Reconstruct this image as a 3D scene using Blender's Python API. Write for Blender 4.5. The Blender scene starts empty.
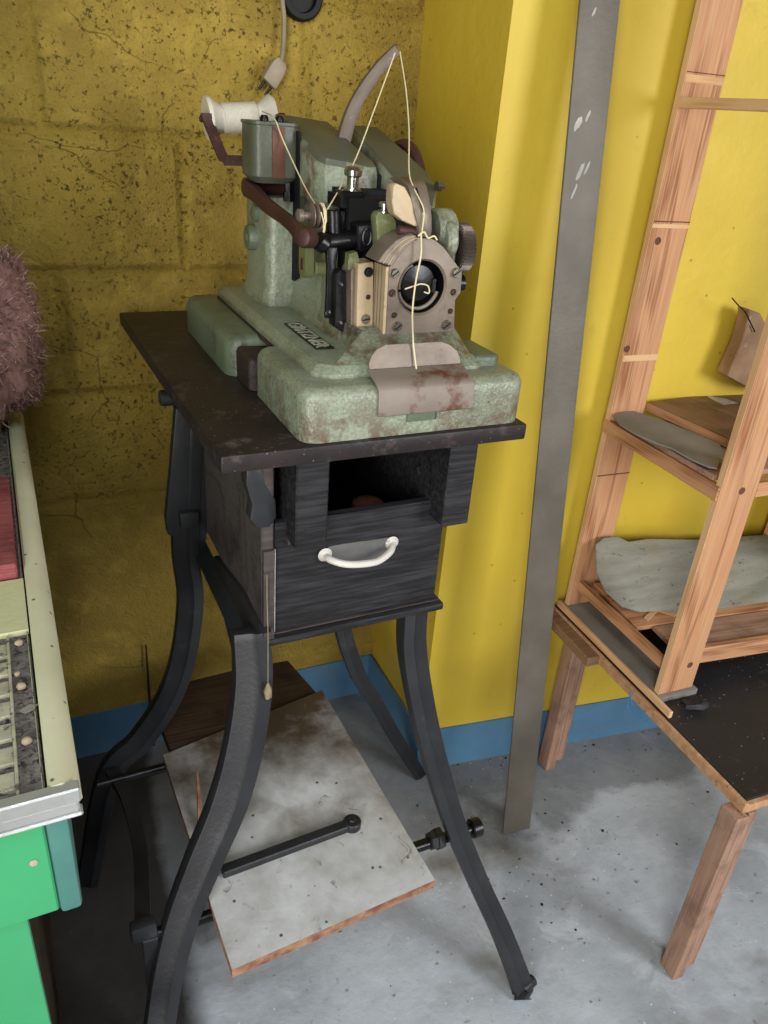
import bpy, bmesh, math, random
from mathutils import Vector, Matrix, noise
random.seed(7)
C = bpy.context.scene.collection
V = Vector

# ------------------------------------------------------------------ camera
H = 1.4; FOC = 770.0
P_, R_, Y_ = [math.radians(a) for a in (27.5, 4.7, 23.6)]
FW = V((math.sin(Y_)*math.cos(P_), math.cos(Y_)*math.cos(P_), -math.sin(P_)))
R0 = V((math.cos(Y_), -math.sin(Y_), 0)); U0 = R0.cross(FW)
RT = R0*math.cos(R_) + U0*math.sin(R_); UP = -R0*math.sin(R_) + U0*math.cos(R_)
CAM = V((0, 0, H))
def ray(x, y): return (FW*FOC + RT*(x-384) - UP*(y-512)).normalized()
def on_plane(x, y, p, n):
    d = ray(x, y); return CAM + d*((V(p)-CAM).dot(n)/d.dot(n))
def onx(x, y, X): return on_plane(x, y, (X, 0, 0), V((1, 0, 0)))
def ony(x, y, Y): return on_plane(x, y, (0, Y, 0), V((0, 1, 0)))
def onz(x, y, Z): return on_plane(x, y, (0, 0, Z), V((0, 0, 1)))
cd = bpy.data.cameras.new('camera'); cam = bpy.data.objects.new('camera', cd); C.objects.link(cam)
cam.matrix_world = Matrix((( RT.x, UP.x, -FW.x, CAM.x), (RT.y, UP.y, -FW.y, CAM.y), (RT.z, UP.z, -FW.z, CAM.z), (0, 0, 0, 1)))
cd.sensor_fit = 'VERTICAL'; cd.sensor_height = 24.0; cd.lens = 24.0*FOC/1024; cd.clip_start = 0.02
bpy.context.scene.camera = cam

# machine frame: u to the right, v to the rear, w up from the tabletop
A0 = V((.142, .782, 1.05)); TH = math.radians(3.6)
EX = V((math.cos(TH), math.sin(TH), 0)); EY = V((-math.sin(TH), math.cos(TH), 0)); EZ = V((0, 0, 1))
def M(u, v, w): return A0 + EX*u + EY*v + EZ*w
def Mv(x, y, v): return on_plane(x, y, A0 + EY*v, EY)      # point on a front-facing plane
def Mu(x, y, u): return on_plane(x, y, A0 + EX*u, EX)      # point on a side-facing plane
def Mw(x, y, w): return on_plane(x, y, A0 + EZ*w, EZ)

# ------------------------------------------------------------------ materials
def lin(h):
    c = [int(h[i:i+2], 16)/255 for i in (0, 2, 4)]
    return tuple(x/12.92 if x <= .04045 else ((x+.055)/1.055)**2.4 for x in c) + (1,)
class NT:
    def __init__(s, name):
        s.m = bpy.data.materials.new(name); s.m.use_nodes = True; s.t = s.m.node_tree
        s.b = s.t.nodes['Principled BSDF']; s.co = s.t.nodes.new('ShaderNodeTexCoord').outputs['Object']
    def n(s, typ, **k):
        nd = s.t.nodes.new(typ)
        for a, b in k.items(): setattr(nd, a, b)
        return nd
    def l(s, a, b): s.t.links.new(a, b)
    def map(s, sc, rot=(0,0,0)):
        m = s.n('ShaderNodeMapping'); m.inputs['Scale'].default_value = sc; m.inputs['Rotation'].default_value = rot
        s.l(s.co, m.inputs['Vector']); return m.outputs['Vector']
    def noise(s, scale, detail=4, rough=.55, vec=None, dist=0):
        n = s.n('ShaderNodeTexNoise'); n.inputs['Scale'].default_value = scale; n.inputs['Detail'].default_value = detail
        n.inputs['Roughness'].default_value = rough; n.inputs['Distortion'].default_value = dist
        s.l(vec if vec else s.co, n.inputs['Vector']); return n.outputs['Fac']
    def nz(s, sc):
        n = s.n('ShaderNodeTexNoise'); n.inputs['Scale'].default_value = sc; n.inputs['Detail'].default_value = 4; s.l(s.co, n.inputs['Vector']); return n.outputs['Color']
    def vor(s, scale, vec=None, feature='F1'):
        n = s.n('ShaderNodeTexVoronoi'); n.feature = feature; n.inputs['Scale'].default_value = scale
        s.l(vec if vec else s.co, n.inputs['Vector']); return n.outputs['Distance']
    def ramp(s, fac, a, b, ca=(0,0,0,1), cb=(1,1,1,1)):
        r = s.n('ShaderNodeValToRGB'); e = r.color_ramp.elements
        e[0].position = a; e[0].color = ca; e[1].position = b; e[1].color = cb
        s.l(fac, r.inputs['Fac']); return r.outputs['Color']
    def mix(s, fac, a, b, blend='MIX'):
        m = s.n('ShaderNodeMixRGB'); m.blend_type = blend
        for sock, v in ((m.inputs[0], fac), (m.inputs[1], a), (m.inputs[2], b)):
            if hasattr(v, 'links'): s.l(v, sock)
            else: sock.default_value = v
        return m.outputs[0]
    def math(s, op, a, b=0.0):
        m = s.n('ShaderNodeMath', operation=op)
        for sock, v in ((m.inputs[0], a), (m.inputs[1], b)):
            if hasattr(v, 'links'): s.l(v, sock)
            else: sock.default_value = v
        return m.outputs[0]
    def bump(s, h, dist, strength=1.0):
        b = s.n('ShaderNodeBump'); b.inputs['Distance'].default_value = dist; b.inputs['Strength'].default_value = strength
        s.l(h, b.inputs['Height']); s.l(b.outputs['Normal'], s.b.inputs['Normal'])
    def col(s, c):
        if hasattr(c, 'links'): s.l(c, s.b.inputs['Base Color'])
        else: s.b.inputs['Base Color'].default_value = c
    def set(s, rough=.6, metal=0, spec=.5):
        s.b.inputs['Roughness'].default_value = rough; s.b.inputs['Metallic'].default_value = metal
        s.b.inputs['Specular IOR Level'].default_value = spec; return s.m

def worn(name, c1, c2, scale=12, rough=.6, metal=0, spot=None, spot_scale=60, spot_at=(.62, .68), bump=.0006, bscale=120, spec=.4, speck=None):
    t = NT(name)
    c = t.mix(t.ramp(t.noise(scale, 5), .35, .68), lin(c1), lin(c2))
    if spot: c = t.mix(t.ramp(t.noise(spot_scale, 6, .65), *spot_at), c, lin(spot))
    if speck: c = t.mix(t.ramp(t.vor(speck[1]), speck[2], speck[2]+.06, (1,1,1,1), (0,0,0,1)), c, lin(speck[0]))
    t.col(c); t.bump(t.noise(bscale, 4), bump); return t.set(rough, metal, spec)

def wood(name, c1, c2, c3, fine=60, ring=9, rough=.65, dirt=None, bump=.0004):
    # grain runs along the object's own X
    t = NT(name)
    big = t.noise(1.0, 3, .5, t.map((1.2, ring, ring)), .6)
    w = t.math('SINE', t.math('MULTIPLY', big, 34.0))
    bands = t.ramp(w, .0, .95)
    f = t.noise(1.0, 5, .6, t.map((5, fine*4, fine*4)))
    c = t.mix(bands, lin(c1), lin(c2))
    c = t.mix(t.ramp(f, .42, .72), c, lin(c3))
    if dirt: c = t.mix(t.ramp(t.noise(9, 6, .65), .5, .72), c, lin(dirt))
    t.col(c); t.bump(t.math('ADD', f, t.math('MULTIPLY', w, .3)), bump); return t.set(rough, 0, .3)

def wall_block():
    t = NT('yellow block wall paint')
    br = t.n('ShaderNodeTexBrick'); br.offset = .5
    mp = t.map((1, 1, 1), (math.radians(-90), 0, 0)); mp.node.inputs['Location'].default_value = (-.215, 0, 0); t.l(mp, br.inputs['Vector'])
    br.inputs['Scale'].default_value = 1; br.inputs['Brick Width'].default_value = .44; br.inputs['Row Height'].default_value = .222
    br.inputs['Mortar Size'].default_value = .016; br.inputs['Mortar Smooth'].default_value = .9
    sep = t.n('ShaderNodeSeparateXYZ'); t.l(t.co, sep.inputs[0])
    up = t.ramp(sep.outputs['Z'], .62, .74)                      # bare blocks above, plaster skirting below
    mort = t.math('MULTIPLY', br.outputs['Fac'], up)
    pits = t.ramp(t.noise(120, 5, .75), .32, .42, (1,1,1,1), (0,0,0,1))
    clump = t.ramp(t.noise(7, 4, .6), .38, .62)
    pits = t.math('MULTIPLY', t.math('MULTIPLY', pits, clump), t.math('ADD', t.math('MULTIPLY', up, .85), .15))
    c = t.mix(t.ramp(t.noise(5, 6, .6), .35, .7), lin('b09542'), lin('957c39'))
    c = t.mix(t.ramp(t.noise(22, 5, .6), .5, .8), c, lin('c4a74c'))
    c = t.mix(t.math('MULTIPLY', pits, .75), c, lin('4b3a10'))
    crack = t.ramp(t.vor(3.1, t.mix(.12, t.map((1.4, 1, 2.2)), t.nz(9)), 'DISTANCE_TO_EDGE'), .002, .006, (1,1,1,1), (0,0,0,1))
    crack = t.math('MULTIPLY', crack, t.ramp(t.noise(4.5, 2), .58, .62))
    c = t.mix(t.math('MULTIPLY', crack, .7), c, lin('4a3a12'))
    c = t.mix(t.math('MULTIPLY', mort, .25), c, lin('8f7519'))
    t.col(c)
    h = t.math('SUBTRACT', t.math('ADD', t.math('MULTIPLY', t.noise(55, 6, .75), .5), t.math('MULTIPLY', t.noise(170, 3, .7), .22)), t.math('MULTIPLY', pits, .5))
    h = t.math('SUBTRACT', h, t.math('MULTIPLY', mort, .55))
    h = t.math('ADD', h, t.math('MULTIPLY', t.noise(14, 3), .5))
    t.bump(h, .016); return t.set(.75, 0, .25)
def wall_smooth():
    t = NT('smooth yellow wall paint')
    c = t.mix(t.ramp(t.noise(3, 5), .35, .7), lin('d6bb40'), lin('ccae36'))
    c = t.mix(t.ramp(t.noise(13, 6, .7), .62, .8), c, lin('bb9e3e'))
    c = t.mix(t.ramp(t.vor(17), .03, .06, (1,1,1,1), (0,0,0,1)), c, lin('a58a24'))
    t.col(c); t.bump(t.noise(30, 4), .0018); return t.set(.5, 0, .4)
def concrete():
    t = NT('grey concrete floor')
    c = t.mix(t.ramp(t.noise(3.2, 7, .62), .34, .66), lin('969da3'), lin('c2cad2'))
    c = t.mix(t.ramp(t.noise(9, 6, .7, None, .6), .52, .66), c, lin('bac1c7'))
    c = t.mix(t.ramp(t.noise(2.1, 5, .6, t.map((1, 1.6, 1))), .56, .7), c, lin('84827c'))
    c = t.mix(t.ramp(t.noise(38, 6, .7), .62, .72), c, lin('6a6a66'))
    c = t.mix(t.ramp(t.vor(36), .05, .09, (1,1,1,1), (0,0,0,1)), c, lin('d0d3d4'))
    # dirt and machine shade painted into the floor between the cream machine and the stand
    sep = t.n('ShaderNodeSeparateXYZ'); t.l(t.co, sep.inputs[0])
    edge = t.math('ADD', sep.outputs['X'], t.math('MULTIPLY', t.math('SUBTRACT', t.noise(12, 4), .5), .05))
    dirt_shade = t.ramp(edge, .055, .10, (1,1,1,1), (0,0,0,1))
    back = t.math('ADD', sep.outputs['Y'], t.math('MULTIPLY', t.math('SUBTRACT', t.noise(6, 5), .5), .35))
    rear_dark = t.math('MULTIPLY', t.ramp(back, .95, 1.3), .55)  # floor colour also darkened towards the back wall
    c = t.mix(t.math('MULTIPLY', t.math('MAXIMUM', dirt_shade, rear_dark), .93), c, lin('2e2722'))
    t.col(c); t.bump(t.noise(30, 6, .6), .0022); return t.set(.55, 0, .35)

MT = {}
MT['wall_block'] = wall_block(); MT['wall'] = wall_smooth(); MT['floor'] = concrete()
MT['blue'] = worn('blue skirting paint', '5a84a4', '4d7695', 7, .5, spot='6d7d84', spot_at=(.6, .75), spot_scale=14)
MT['ceiling'] = worn('dark ceiling boards', '675f52', '595246', 3, .9)  # unseen ceiling kept dark to cut bounced light
MT['plainwall'] = worn('bare plaster wall', '5e5748', '514a3d', 3, .9)
MT['fir'] = wood('fir plank', 'bf8a62', '986240', 'cba27c', 55, 11)
MT['fir_pale'] = wood('pale fir edge', 'd8ae80', 'c89a6c', 'dfbc90', 55, 7)
MT['fir_grey'] = wood('weathered fir', 'a07c66', '8a6a58', 'b39480', 55, 9, dirt='6c5648')
MT['brown_board'] = wood('dusty brown board', '84644c', '6f5340', '94785e', 50, 6, dirt='54402f')
MT['black_wood'] = wood('black stained wood', '19191a', '212022', '38373a', 45, 8, rough=.55, bump=.0009)
MT['top_wood'] = worn('dusty dark tabletop', '2c2322', '1c1717', 9, .5, spot='5e5250', spot_scale=32, spot_at=(.58, .82), speck=('7d7470', 110, .05), bump=.001, bscale=70)
MT['box_wood'] = wood('dark brown case wood', '4a4240', '3b3433', '57504d', 45, 6, rough=.7, dirt='2b2626')
MT['iron'] = worn('black cast iron', '242528', '323336', 10, .45, .2, spot='4c4e52', spot_scale=20, spot_at=(.6, .85), bump=.0004, bscale=160, spec=.5)
MT['steel_strip'] = worn('grey painted steel', '6c665c', '585248', 7, .5, .15, spot='83807a', spot_scale=11, spot_at=(.64, .78))
MT['white_paint'] = worn('white paint smear', 'b9b6ae', '9d9a92', 40, .7)
def enamel(name, c1, c2, grime, amount):
    t = NT(name)
    c = t.mix(t.ramp(t.noise(6, 5), .35, .68), lin(c1), lin(c2))
    c = t.mix(t.math('MULTIPLY', t.ramp(t.noise(260, 2, .5), .42, .62), .35), c, lin('adb596'))      # hammer-finish flecks
    c = t.mix(t.math('MULTIPLY', t.ramp(t.noise(11, 7, .68), .50, .72), amount), c, lin(grime))
    c = t.mix(t.math('MULTIPLY', t.ramp(t.noise(70, 6, .7), .60, .68), amount), c, lin('57503c'))
    geo = t.n('ShaderNodeNewGeometry'); wear = t.math('MULTIPLY', t.ramp(geo.outputs['Pointiness'], .53, .58), t.ramp(t.noise(34, 5, .7), .45, .58))
    c = t.mix(t.math('MULTIPLY', wear, .8), c, lin('5d4030'))                                             # chipped, rusting edges
    c = t.mix(t.ramp(t.vor(46), .045, .09, (1,1,1,1), (0,0,0,1)), c, lin('463c30'))
    t.col(c); t.bump(t.noise(230, 4), .0012); return t.set(.32, 0, .6)
MT['green'] = enamel('pale green hammered enamel', '878f7b', '707866', '56563f', .5)
MT['green_dirty'] = worn('grimy green enamel', '68735e', '56614e', 8, .4, 0, spot='3e372e', spot_scale=18, spot_at=(.55, .72), bump=.001, bscale=200, spec=.5)
MT['green_olive'] = worn('oily olive green enamel', '7d845c', '686d48', 10, .3, 0, spot='4c4630', spot_scale=30, spot_at=(.58, .7), bump=.0008, bscale=150, spec=.6)
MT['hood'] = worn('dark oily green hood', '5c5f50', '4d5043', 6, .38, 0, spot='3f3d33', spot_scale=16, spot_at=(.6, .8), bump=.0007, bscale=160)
MT['black_metal'] = worn('oily black steel', '131214', '1c1a1c', 15, .32, .4, bump=.0004, spec=.6)
MT['void'] = worn('black recess', '060606', '090808', 10, .8)
MT['steel'] = worn('greased bare steel', '85786a', '6c6054', 12, .42, .25, spot='55463a', spot_scale=26, spot_at=(.58, .78), bump=.0004)
MT['steel_cream'] = worn('cream greased steel', 'bda988', 'a89475', 10, .45, .1, spot='7c6a50', spot_scale=26, spot_at=(.6, .75), bump=.0006)
MT['steel_rust'] = worn('rust stained plate', '8a7f74', '786c60', 8, .5, .15, spot='5e3a28', spot_scale=24, spot_at=(.54, .66), bump=.0005)
MT['chrome'] = worn('bright screw steel', 'c9c3b8', 'aaa398', 20, .2, .95, bump=.0001)
MT['rust'] = worn('rusty brown iron', '543732', '452d2a', 14, .5, .35, spot='6a4638', spot_scale=30, bump=.0008)
MT['can_rust'] = worn('bare rusty strip', '6f4a3a', '5b3a30', 24, .5, .3)
MT['spool'] = worn('white bobbin', 'd9d3c5', 'cbc3b2', 12, .5)
MT['thread'] = worn('cream thread', 'e2d6ac', 'd8caa0', 60, .8)
MT['white_handle'] = worn('chipped white enamel', 'dbd6ce', 'c9c2b8', 20, .4, spot='8c8378', spot_scale=45, spot_at=(.62, .68))
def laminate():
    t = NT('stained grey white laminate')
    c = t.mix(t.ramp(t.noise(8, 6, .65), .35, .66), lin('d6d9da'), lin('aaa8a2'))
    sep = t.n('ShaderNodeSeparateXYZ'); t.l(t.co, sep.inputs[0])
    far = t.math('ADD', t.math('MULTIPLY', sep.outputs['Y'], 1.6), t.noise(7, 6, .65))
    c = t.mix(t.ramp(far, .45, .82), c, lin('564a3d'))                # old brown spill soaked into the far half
    c = t.mix(t.ramp(t.noise(26, 6, .7, None, 1.2), .62, .70), c, lin('7c776e'))
    c = t.mix(t.ramp(t.vor(30), .05, .10, (1,1,1,1), (0,0,0,1)), c, lin('4f4a42'))
    t.col(c); t.bump(t.noise(60, 5), .0006); return t.set(.4, 0, .5)
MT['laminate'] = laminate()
MT['board_edge'] = worn('splintered red brown edge', '7a4a3a', 'a88468', 45, .8, bump=.003, bscale=90)
MT['dark_board'] = wood('charred brown board', '3e3025', '32261d', '54422f', 40, 6, dirt='241c16')
def linoleum():
    t = NT('grey green linoleum')
    c = t.mix(t.ramp(t.noise(1, 5, .6, t.map((6, 30, 45))), .35, .68), lin('97968a'), lin('7b7b6d'))
    c = t.mix(t.ramp(t.noise(1, 5, .7, t.map((34, 60, 130))), .60, .68), c, lin('4f5046'))
    c = t.mix(t.ramp(t.noise(7, 4), .6, .8), c, lin('8c8568'))
    t.col(c); t.bump(t.noise(1, 4, .6, t.map((30, 60, 120))), .0012); return t.set(.7, 0, .3)
MT['grey_sheet'] = linoleum()
MT['grey_liner'] = worn('dusty grey sheet', '8d8982', '7b7770', 12, .8, spot='a39f98', spot_scale=26, spot_at=(.68, .75))
MT['bench_black'] = worn('scuffed black bench top', '222224', '2c2c2e', 6, .5, spot='58575a', spot_scale=30, spot_at=(.6, .85), speck=('a5a29c', 70, .05), bump=.0005)
MT['chipboard'] = worn('chipboard edge', 'c49c74', 'a87c56', 60, .9, spot='7d583c', spot_scale=80, bump=.0015)
MT['cab_green'] = worn('bright green enamel', '43a06b', '3c9362', 3, .35, spot='50ab78', spot_scale=8, spot_at=(.6, .7), bump=.0003, spec=.5)
MT['cab_flange'] = worn('blue green enamel flange', '4d7f77', '436f69', 8, .4)
MT['cream_pad'] = worn('cream rail enamel', 'dcd9b8', 'cfcba8', 9, .5, speck=('5a5348', 38, .04), bump=.0004)
MT['cream_panel'] = worn('cream panel', 'd9d7ae', 'cac798', 8, .6)
MT['alu'] = worn('brushed aluminium', 'c9ccca', 'b5b7b4', 14, .35, .6)
MT['grit'] = worn('grey purple dust', '6b6262', '8e8880', 90, .95, spot='3f3a3c', spot_scale=140, spot_at=(.52, .6), bump=.004, bscale=150)
MT['slat'] = worn('dusty cream slat', 'bdb9a0', '9a957f', 50, .8, spot='5f5853', spot_scale=90, spot_at=(.55, .62))
MT['red_wood'] = wood('faded red painted wood', '9c4f50', '8a4345', 'b36a69', 50, 9, dirt='5f2f34')
MT['fleece'] = worn('matted pink brown fibre', '74534c', '98746a', 45, .95)
MT['fleece_pale'] = worn('pale fibre wisps', 'c9aa9c', 'b59284', 45, .95)
MT['dull_zinc'] = worn('dull zinc', '6f6e6b', '5f5e5b', 30, .6, .2)
MT['wheel'] = worn('dark knurled steel', '5e544c', '4b423c', 20, .4, .5)
MT['arm'] = worn('tarnished steel', '75685c', '5f5348', 20, .5, .2, spot='9b8d80', spot_scale=60, spot_at=(.62, .7))
MT['pebble'] = worn('pale pebble', 'c9b99b', '9b8a70', 50, .8)
MT['plug'] = worn('old beige plug', 'a89a86', '93846f', 30, .5)
MT['cord'] = worn('dirty grey cord', '94886c', '7d7157', 40, .6)
MT['black_plastic'] = worn('black bakelite', '0e0e0f', '161617', 20, .55, spec=.3)
MT['blue_string'] = worn('blue string', '4f9fd0', '3b88bb', 60, .7)
MT['paper'] = worn('brown card', 'a98a6a', '8a6c50', 20, .9, spot='b9a890', spot_scale=22)
MT['rubble'] = worn('floor chips', '8b8070', 'a79b86', 70, .9)
MT['badge'] = worn('dark badge plate', '2b2a24', '34332b', 30, .4, .5)
MT['badge_letters'] = worn('badge letters', 'c6c6ae', 'b2b29a', 40, .4, .3)
MT['grime'] = worn('oily grime', '2c2420', '3a2c25', 40, .6, spot='6e6257', spot_scale=60, spot_at=(.6, .75), bump=.002)
MT['groove'] = worn('dark saw groove', '6c4430', '5c3828', 40, .9)

# ------------------------------------------------------------------ mesh helpers
def bev(bm, off, seg=2, ang=30):
    es = [e for e in bm.edges if len(e.link_faces) == 2 and e.calc_face_angle(0) > math.radians(ang)]
    if es: bmesh.ops.bevel(bm, geom=es, offset=off, segments=seg, profile=.5, affect='EDGES', clamp_overlap=True)
def ext(bm, pts, vec, mi=0):
    vec = V(vec); a = [bm.verts.new(p) for p in pts]; b = [bm.verts.new(V(p)+vec) for p in pts]; n = len(a)
    fs = [bm.faces.new(a[::-1]), bm.faces.new(b)]
    for i in range(n): fs.append(bm.faces.new((a[i], a[(i+1) % n], b[(i+1) % n], b[i])))
    for f in fs: f.material_index = mi
    bmesh.ops.recalc_face_normals(bm, faces=fs); return fs
def loft(bm, loops, cap=True, mi=0, closed=True):
    L = [[bm.verts.new(p) for p in lp] for lp in loops]; fs = []; n = len(L[0])
    for a, b in zip(L, L[1:]):
        for i in range(n if closed else n-1): fs.append(bm.faces.new((a[i], a[(i+1) % n], b[(i+1) % n], b[i])))
    if cap and closed: fs.append(bm.faces.new(L[0][::-1])); fs.append(bm.faces.new(L[-1]))
    for f in fs: f.material_index = mi
    bmesh.ops.recalc_face_normals(bm, faces=fs); return fs
def box8(bm, o, ax, ay, az, mi=0): return ext(bm, [V(o), V(o)+V(ax), V(o)+V(ax)+V(ay), V(o)+V(ay)], az, mi)
def ubox(bm, u0, u1, v0, v1, w0, w1, mi=0): return box8(bm, M(u0, v0, w0), EX*(u1-u0), EY*(v1-v0), EZ*(w1-w0), mi)
def wbox(bm, x0, x1, y0, y1, z0, z1, mi=0): return box8(bm, (x0, y0, z0), (x1-x0, 0, 0), (0, y1-y0, 0), (0, 0, z1-z0), mi)
def basis(ax):
    ax = V(ax).normalized(); s = V((0, 0, 1)) if abs(ax.z) < .9 else V((1, 0, 0))
    a = ax.cross(s).normalized(); return ax, a, ax.cross(a)
def lathe(bm, o, ax, prof, n=24, mi=0):
    ax, a, b = basis(ax); o = V(o)
    return loft(bm, [[o+ax*t+(a*math.cos(2*math.pi*i/n)+b*math.sin(2*math.pi*i/n))*r for i in range(n)] for r, t in prof], True, mi)
def cyl(bm, p, q, r, n=20, r2=None, mi=0):
    p, q = V(p), V(q); L = (q-p).length; r2 = r if r2 is None else r2; e = min(r, r2)*.15
    return lathe(bm, p, q-p, [(r-e, 0), (r, e), (r2, L-e), (r2-e, L)], n, mi)
def crom(pts, k=6):
    pts = [V(p) for p in pts]; out = []; P = [pts[0]*2-pts[1]] + pts + [pts[-1]*2-pts[-2]]
    for i in range(1, len(P)-2):
        for j in range(k):
            t = j/k; a, b, c, d = P[i-1:i+3]
            out.append(.5*((2*b)+(c-a)*t+(2*a-5*b+4*c-d)*t*t+(3*b-a-3*c+d)*t**3))
    out.append(pts[-1]); return out
def tube(bm, pts, r, n=8, mi=0):
    pts = [V(p) for p in pts]; loops = []; prev = None
    for i, p in enumerate(pts):
        t = (pts[min(i+1, len(pts)-1)]-pts[max(i-1, 0)]).normalized()
        if prev is None: _, a, _ = basis(t)
        else: a = (prev - t*prev.dot(t)).normalized()
        prev = a; b = t.cross(a); rr = r[i] if hasattr(r, '__len__') else r
        loops.append([p+(a*math.cos(2*math.pi*k/n)+b*math.sin(2*math.pi*k/n))*rr for k in range(n)])
    return loft(bm, loops, True, mi)
def sweep(bm, pts, sec, ref, ws=None, mi=0):
    # rectangular-ish section swept along pts; section coords (s, r): s across in the leg's plane, r along ref
    pts = [V(p) for p in pts]; loops = []
    for i, p in enumerate(pts):
        t = (pts[min(i+1, len(pts)-1)]-pts[max(i-1, 0)]).normalized()
        s = t.cross(V(ref)).normalized(); r = s.cross(t).normalized(); k = ws[i] if ws else 1
        loops.append([p+s*a*k+r*b*k for a, b in sec])
    return loft(bm, loops, True, mi)
def lerp_list(vals, n):
    out = []
    for i in range(n):
        x = i/(n-1)*(len(vals)-1); j = min(int(x), len(vals)-2); out.append(vals[j]+(vals[j+1]-vals[j])*(x-j))
    return out

def finish(name, bm, mats, loc=(0, 0, 0), parent=None, smooth=35, label=None, kind=None):
    loc = V(loc)
    me = bpy.data.meshes.new(name)
    for v in bm.verts: v.co -= loc
    bm.to_mesh(me); bm.free()
    for m in (mats if isinstance(mats, (list, tuple)) else [mats]): me.materials.append(MT[m])
    if smooth:
        me.polygons.foreach_set('use_smooth', [True]*len(me.polygons)); me.set_sharp_from_angle(angle=math.radians(smooth))
    o = bpy.data.objects.new(name, me); C.objects.link(o)
    if parent is None: o.location = loc
    else:
        o.parent = parent; o.matrix_basis = wmat(parent).inverted() @ Matrix.Translation(loc)
    if label: o['label'] = label
    if kind: o['kind'] = kind
    return o
def wmat(o):
    m = Matrix.LocRotScale(o.location, o.rotation_euler, o.scale)
    while o.parent:
        o = o.parent; m = Matrix.LocRotScale(o.location, o.rotation_euler, o.scale) @ m
    return m
def root_loc(o):
    while o.parent: o = o.parent
    return o.location
def part(name, bm, mats, parent, label=None, smooth=35, kind=None): return finish(name, bm, mats, root_loc(parent), parent, smooth, label, kind)
def tag(o, label, cat, group=None):
    o['label'] = label; o['category'] = cat
    if group: o['group'] = group
    return o
def thing(name, label, cat, loc, group=None):
    o = bpy.data.objects.new(name, None); C.objects.link(o); o.location = V(loc); o.empty_display_size = .05
    return tag(o, label, cat, group)
def struct(name, bm, mats, smooth=35): return finish(name, bm, mats, (0, 0, 0), None, smooth, None, 'structure')
def B(): return bmesh.new()
def board(name, p0, p1, wdir, width, thick, mat, parent=None, bevel=.0015, label=None, cut=None):
    # plank along p0->p1 (own X), width along wdir from the p0-p1 line, thickness along X x Y; grain follows its own X axis
    p0, p1 = V(p0), V(p1); x = (p1-p0).normalized(); y = V(wdir); y = (y-x*y.dot(x)).normalized(); z = x.cross(y)
    bm = B(); L = (p1-p0).length
    if cut: ext(bm, [V((a, b, 0)) for a, b in cut], (0, 0, thick))
    else: wbox(bm, 0, L, 0, width, 0, thick)
    if bevel: bev(bm, bevel, 1)
    me = bpy.data.meshes.new(name); bm.to_mesh(me); bm.free()
    for m in (mat if isinstance(mat, (list, tuple)) else [mat]): me.materials.append(MT[m])
    o = bpy.data.objects.new(name, me); C.objects.link(o)
    mw = Matrix(((x.x, y.x, z.x, p0.x), (x.y, y.y, z.y, p0.y), (x.z, y.z, z.z, p0.z), (0, 0, 0, 1)))
    if parent is not None:
        o.parent = parent; mw = wmat(parent).inverted() @ mw
    o.matrix_basis = mw
    if label: o['label'] = label
    return o

# ------------------------------------------------------------------ the room
def wall_y(x): return 1.474 + .0371*(x+.082)                    # rough block wall
def pier_y(x): return 1.1935 - .0787*(x-.725)                   # smooth wall face at right
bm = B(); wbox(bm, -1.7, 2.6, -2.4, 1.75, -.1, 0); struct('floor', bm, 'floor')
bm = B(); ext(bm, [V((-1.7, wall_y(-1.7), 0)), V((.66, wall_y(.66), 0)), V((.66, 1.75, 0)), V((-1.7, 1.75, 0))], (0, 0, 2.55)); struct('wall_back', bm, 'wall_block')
EDGE = (.664, pier_y(.664))
bm = B(); ext(bm, [V((*EDGE, 0)), V((2.6, pier_y(2.6), 0)), V((2.6, 1.75, 0)), V((.648, 1.75, 0))], (0, 0, 2.55)); struct('wall_right', bm, 'wall')
bm = B(); ext(bm, [V((-1.7, wall_y(-1.7)-.004, 0)), V((.649, wall_y(.649)-.004, 0)), V((.649, wall_y(.649), 0)), V((-1.7, wall_y(-1.7), 0))], (0, 0, .1225)); struct('baseboard_back', bm, 'blue')
bm = B(); ext(bm, [V((.645, wall_y(.65), 0)), V((.660, EDGE[1]-.004, 0)), V((2.59, pier_y(2.59)-.004, 0)), V((2.59, pier_y(2.59), 0)), V((.664, EDGE[1], 0)), V((.65, wall_y(.65), 0))], (0, 0, .1225)); struct('baseboard_right', bm, 'blue')
bm = B(); wbox(bm, -1.75, 2.65, -2.45, 1.75, 2.55, 2.62); struct('ceiling', bm, 'ceiling')
bm = B(); wbox(bm, 2.6, 2.7, -2.4, 1.75, 0, 2.55); struct('wall_east', bm, 'plainwall')
# wall behind the camera with a wide doorway to the yard, left wall with a window opening
DX0, DX1, DZ = -1.6, -.6, 2.3
bm = B(); wbox(bm, -1.7, DX0, -1.5, -1.4, 0, 2.55); wbox(bm, DX1, 1.25, -1.5, -1.4, 0, 2.55); wbox(bm, 1.25, 2.55, -1.5, -1.4, 0, 1.0); wbox(bm, 1.25, 2.55, -1.5, -1.4, 2.2, 2.55); wbox(bm, 2.55, 2.6, -1.5, -1.4, 0, 2.55); wbox(bm, DX0, DX1, -1.5, -1.4, DZ, 2.55); struct('wall_front', bm, 'plainwall')
bm = B(); wbox(bm, -1.7, -1.6, -2.4, -.3, 0, 2.55); wbox(bm, -1.7, -1.6, .7, 1.75, 0, 2.55); wbox(bm, -1.7, -1.6, -.3, .7, 0, 1.1); wbox(bm, -1.7, -1.6, -.3, .7, 2.1, 2.55); struct('wall_left', bm, 'plainwall')

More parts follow.
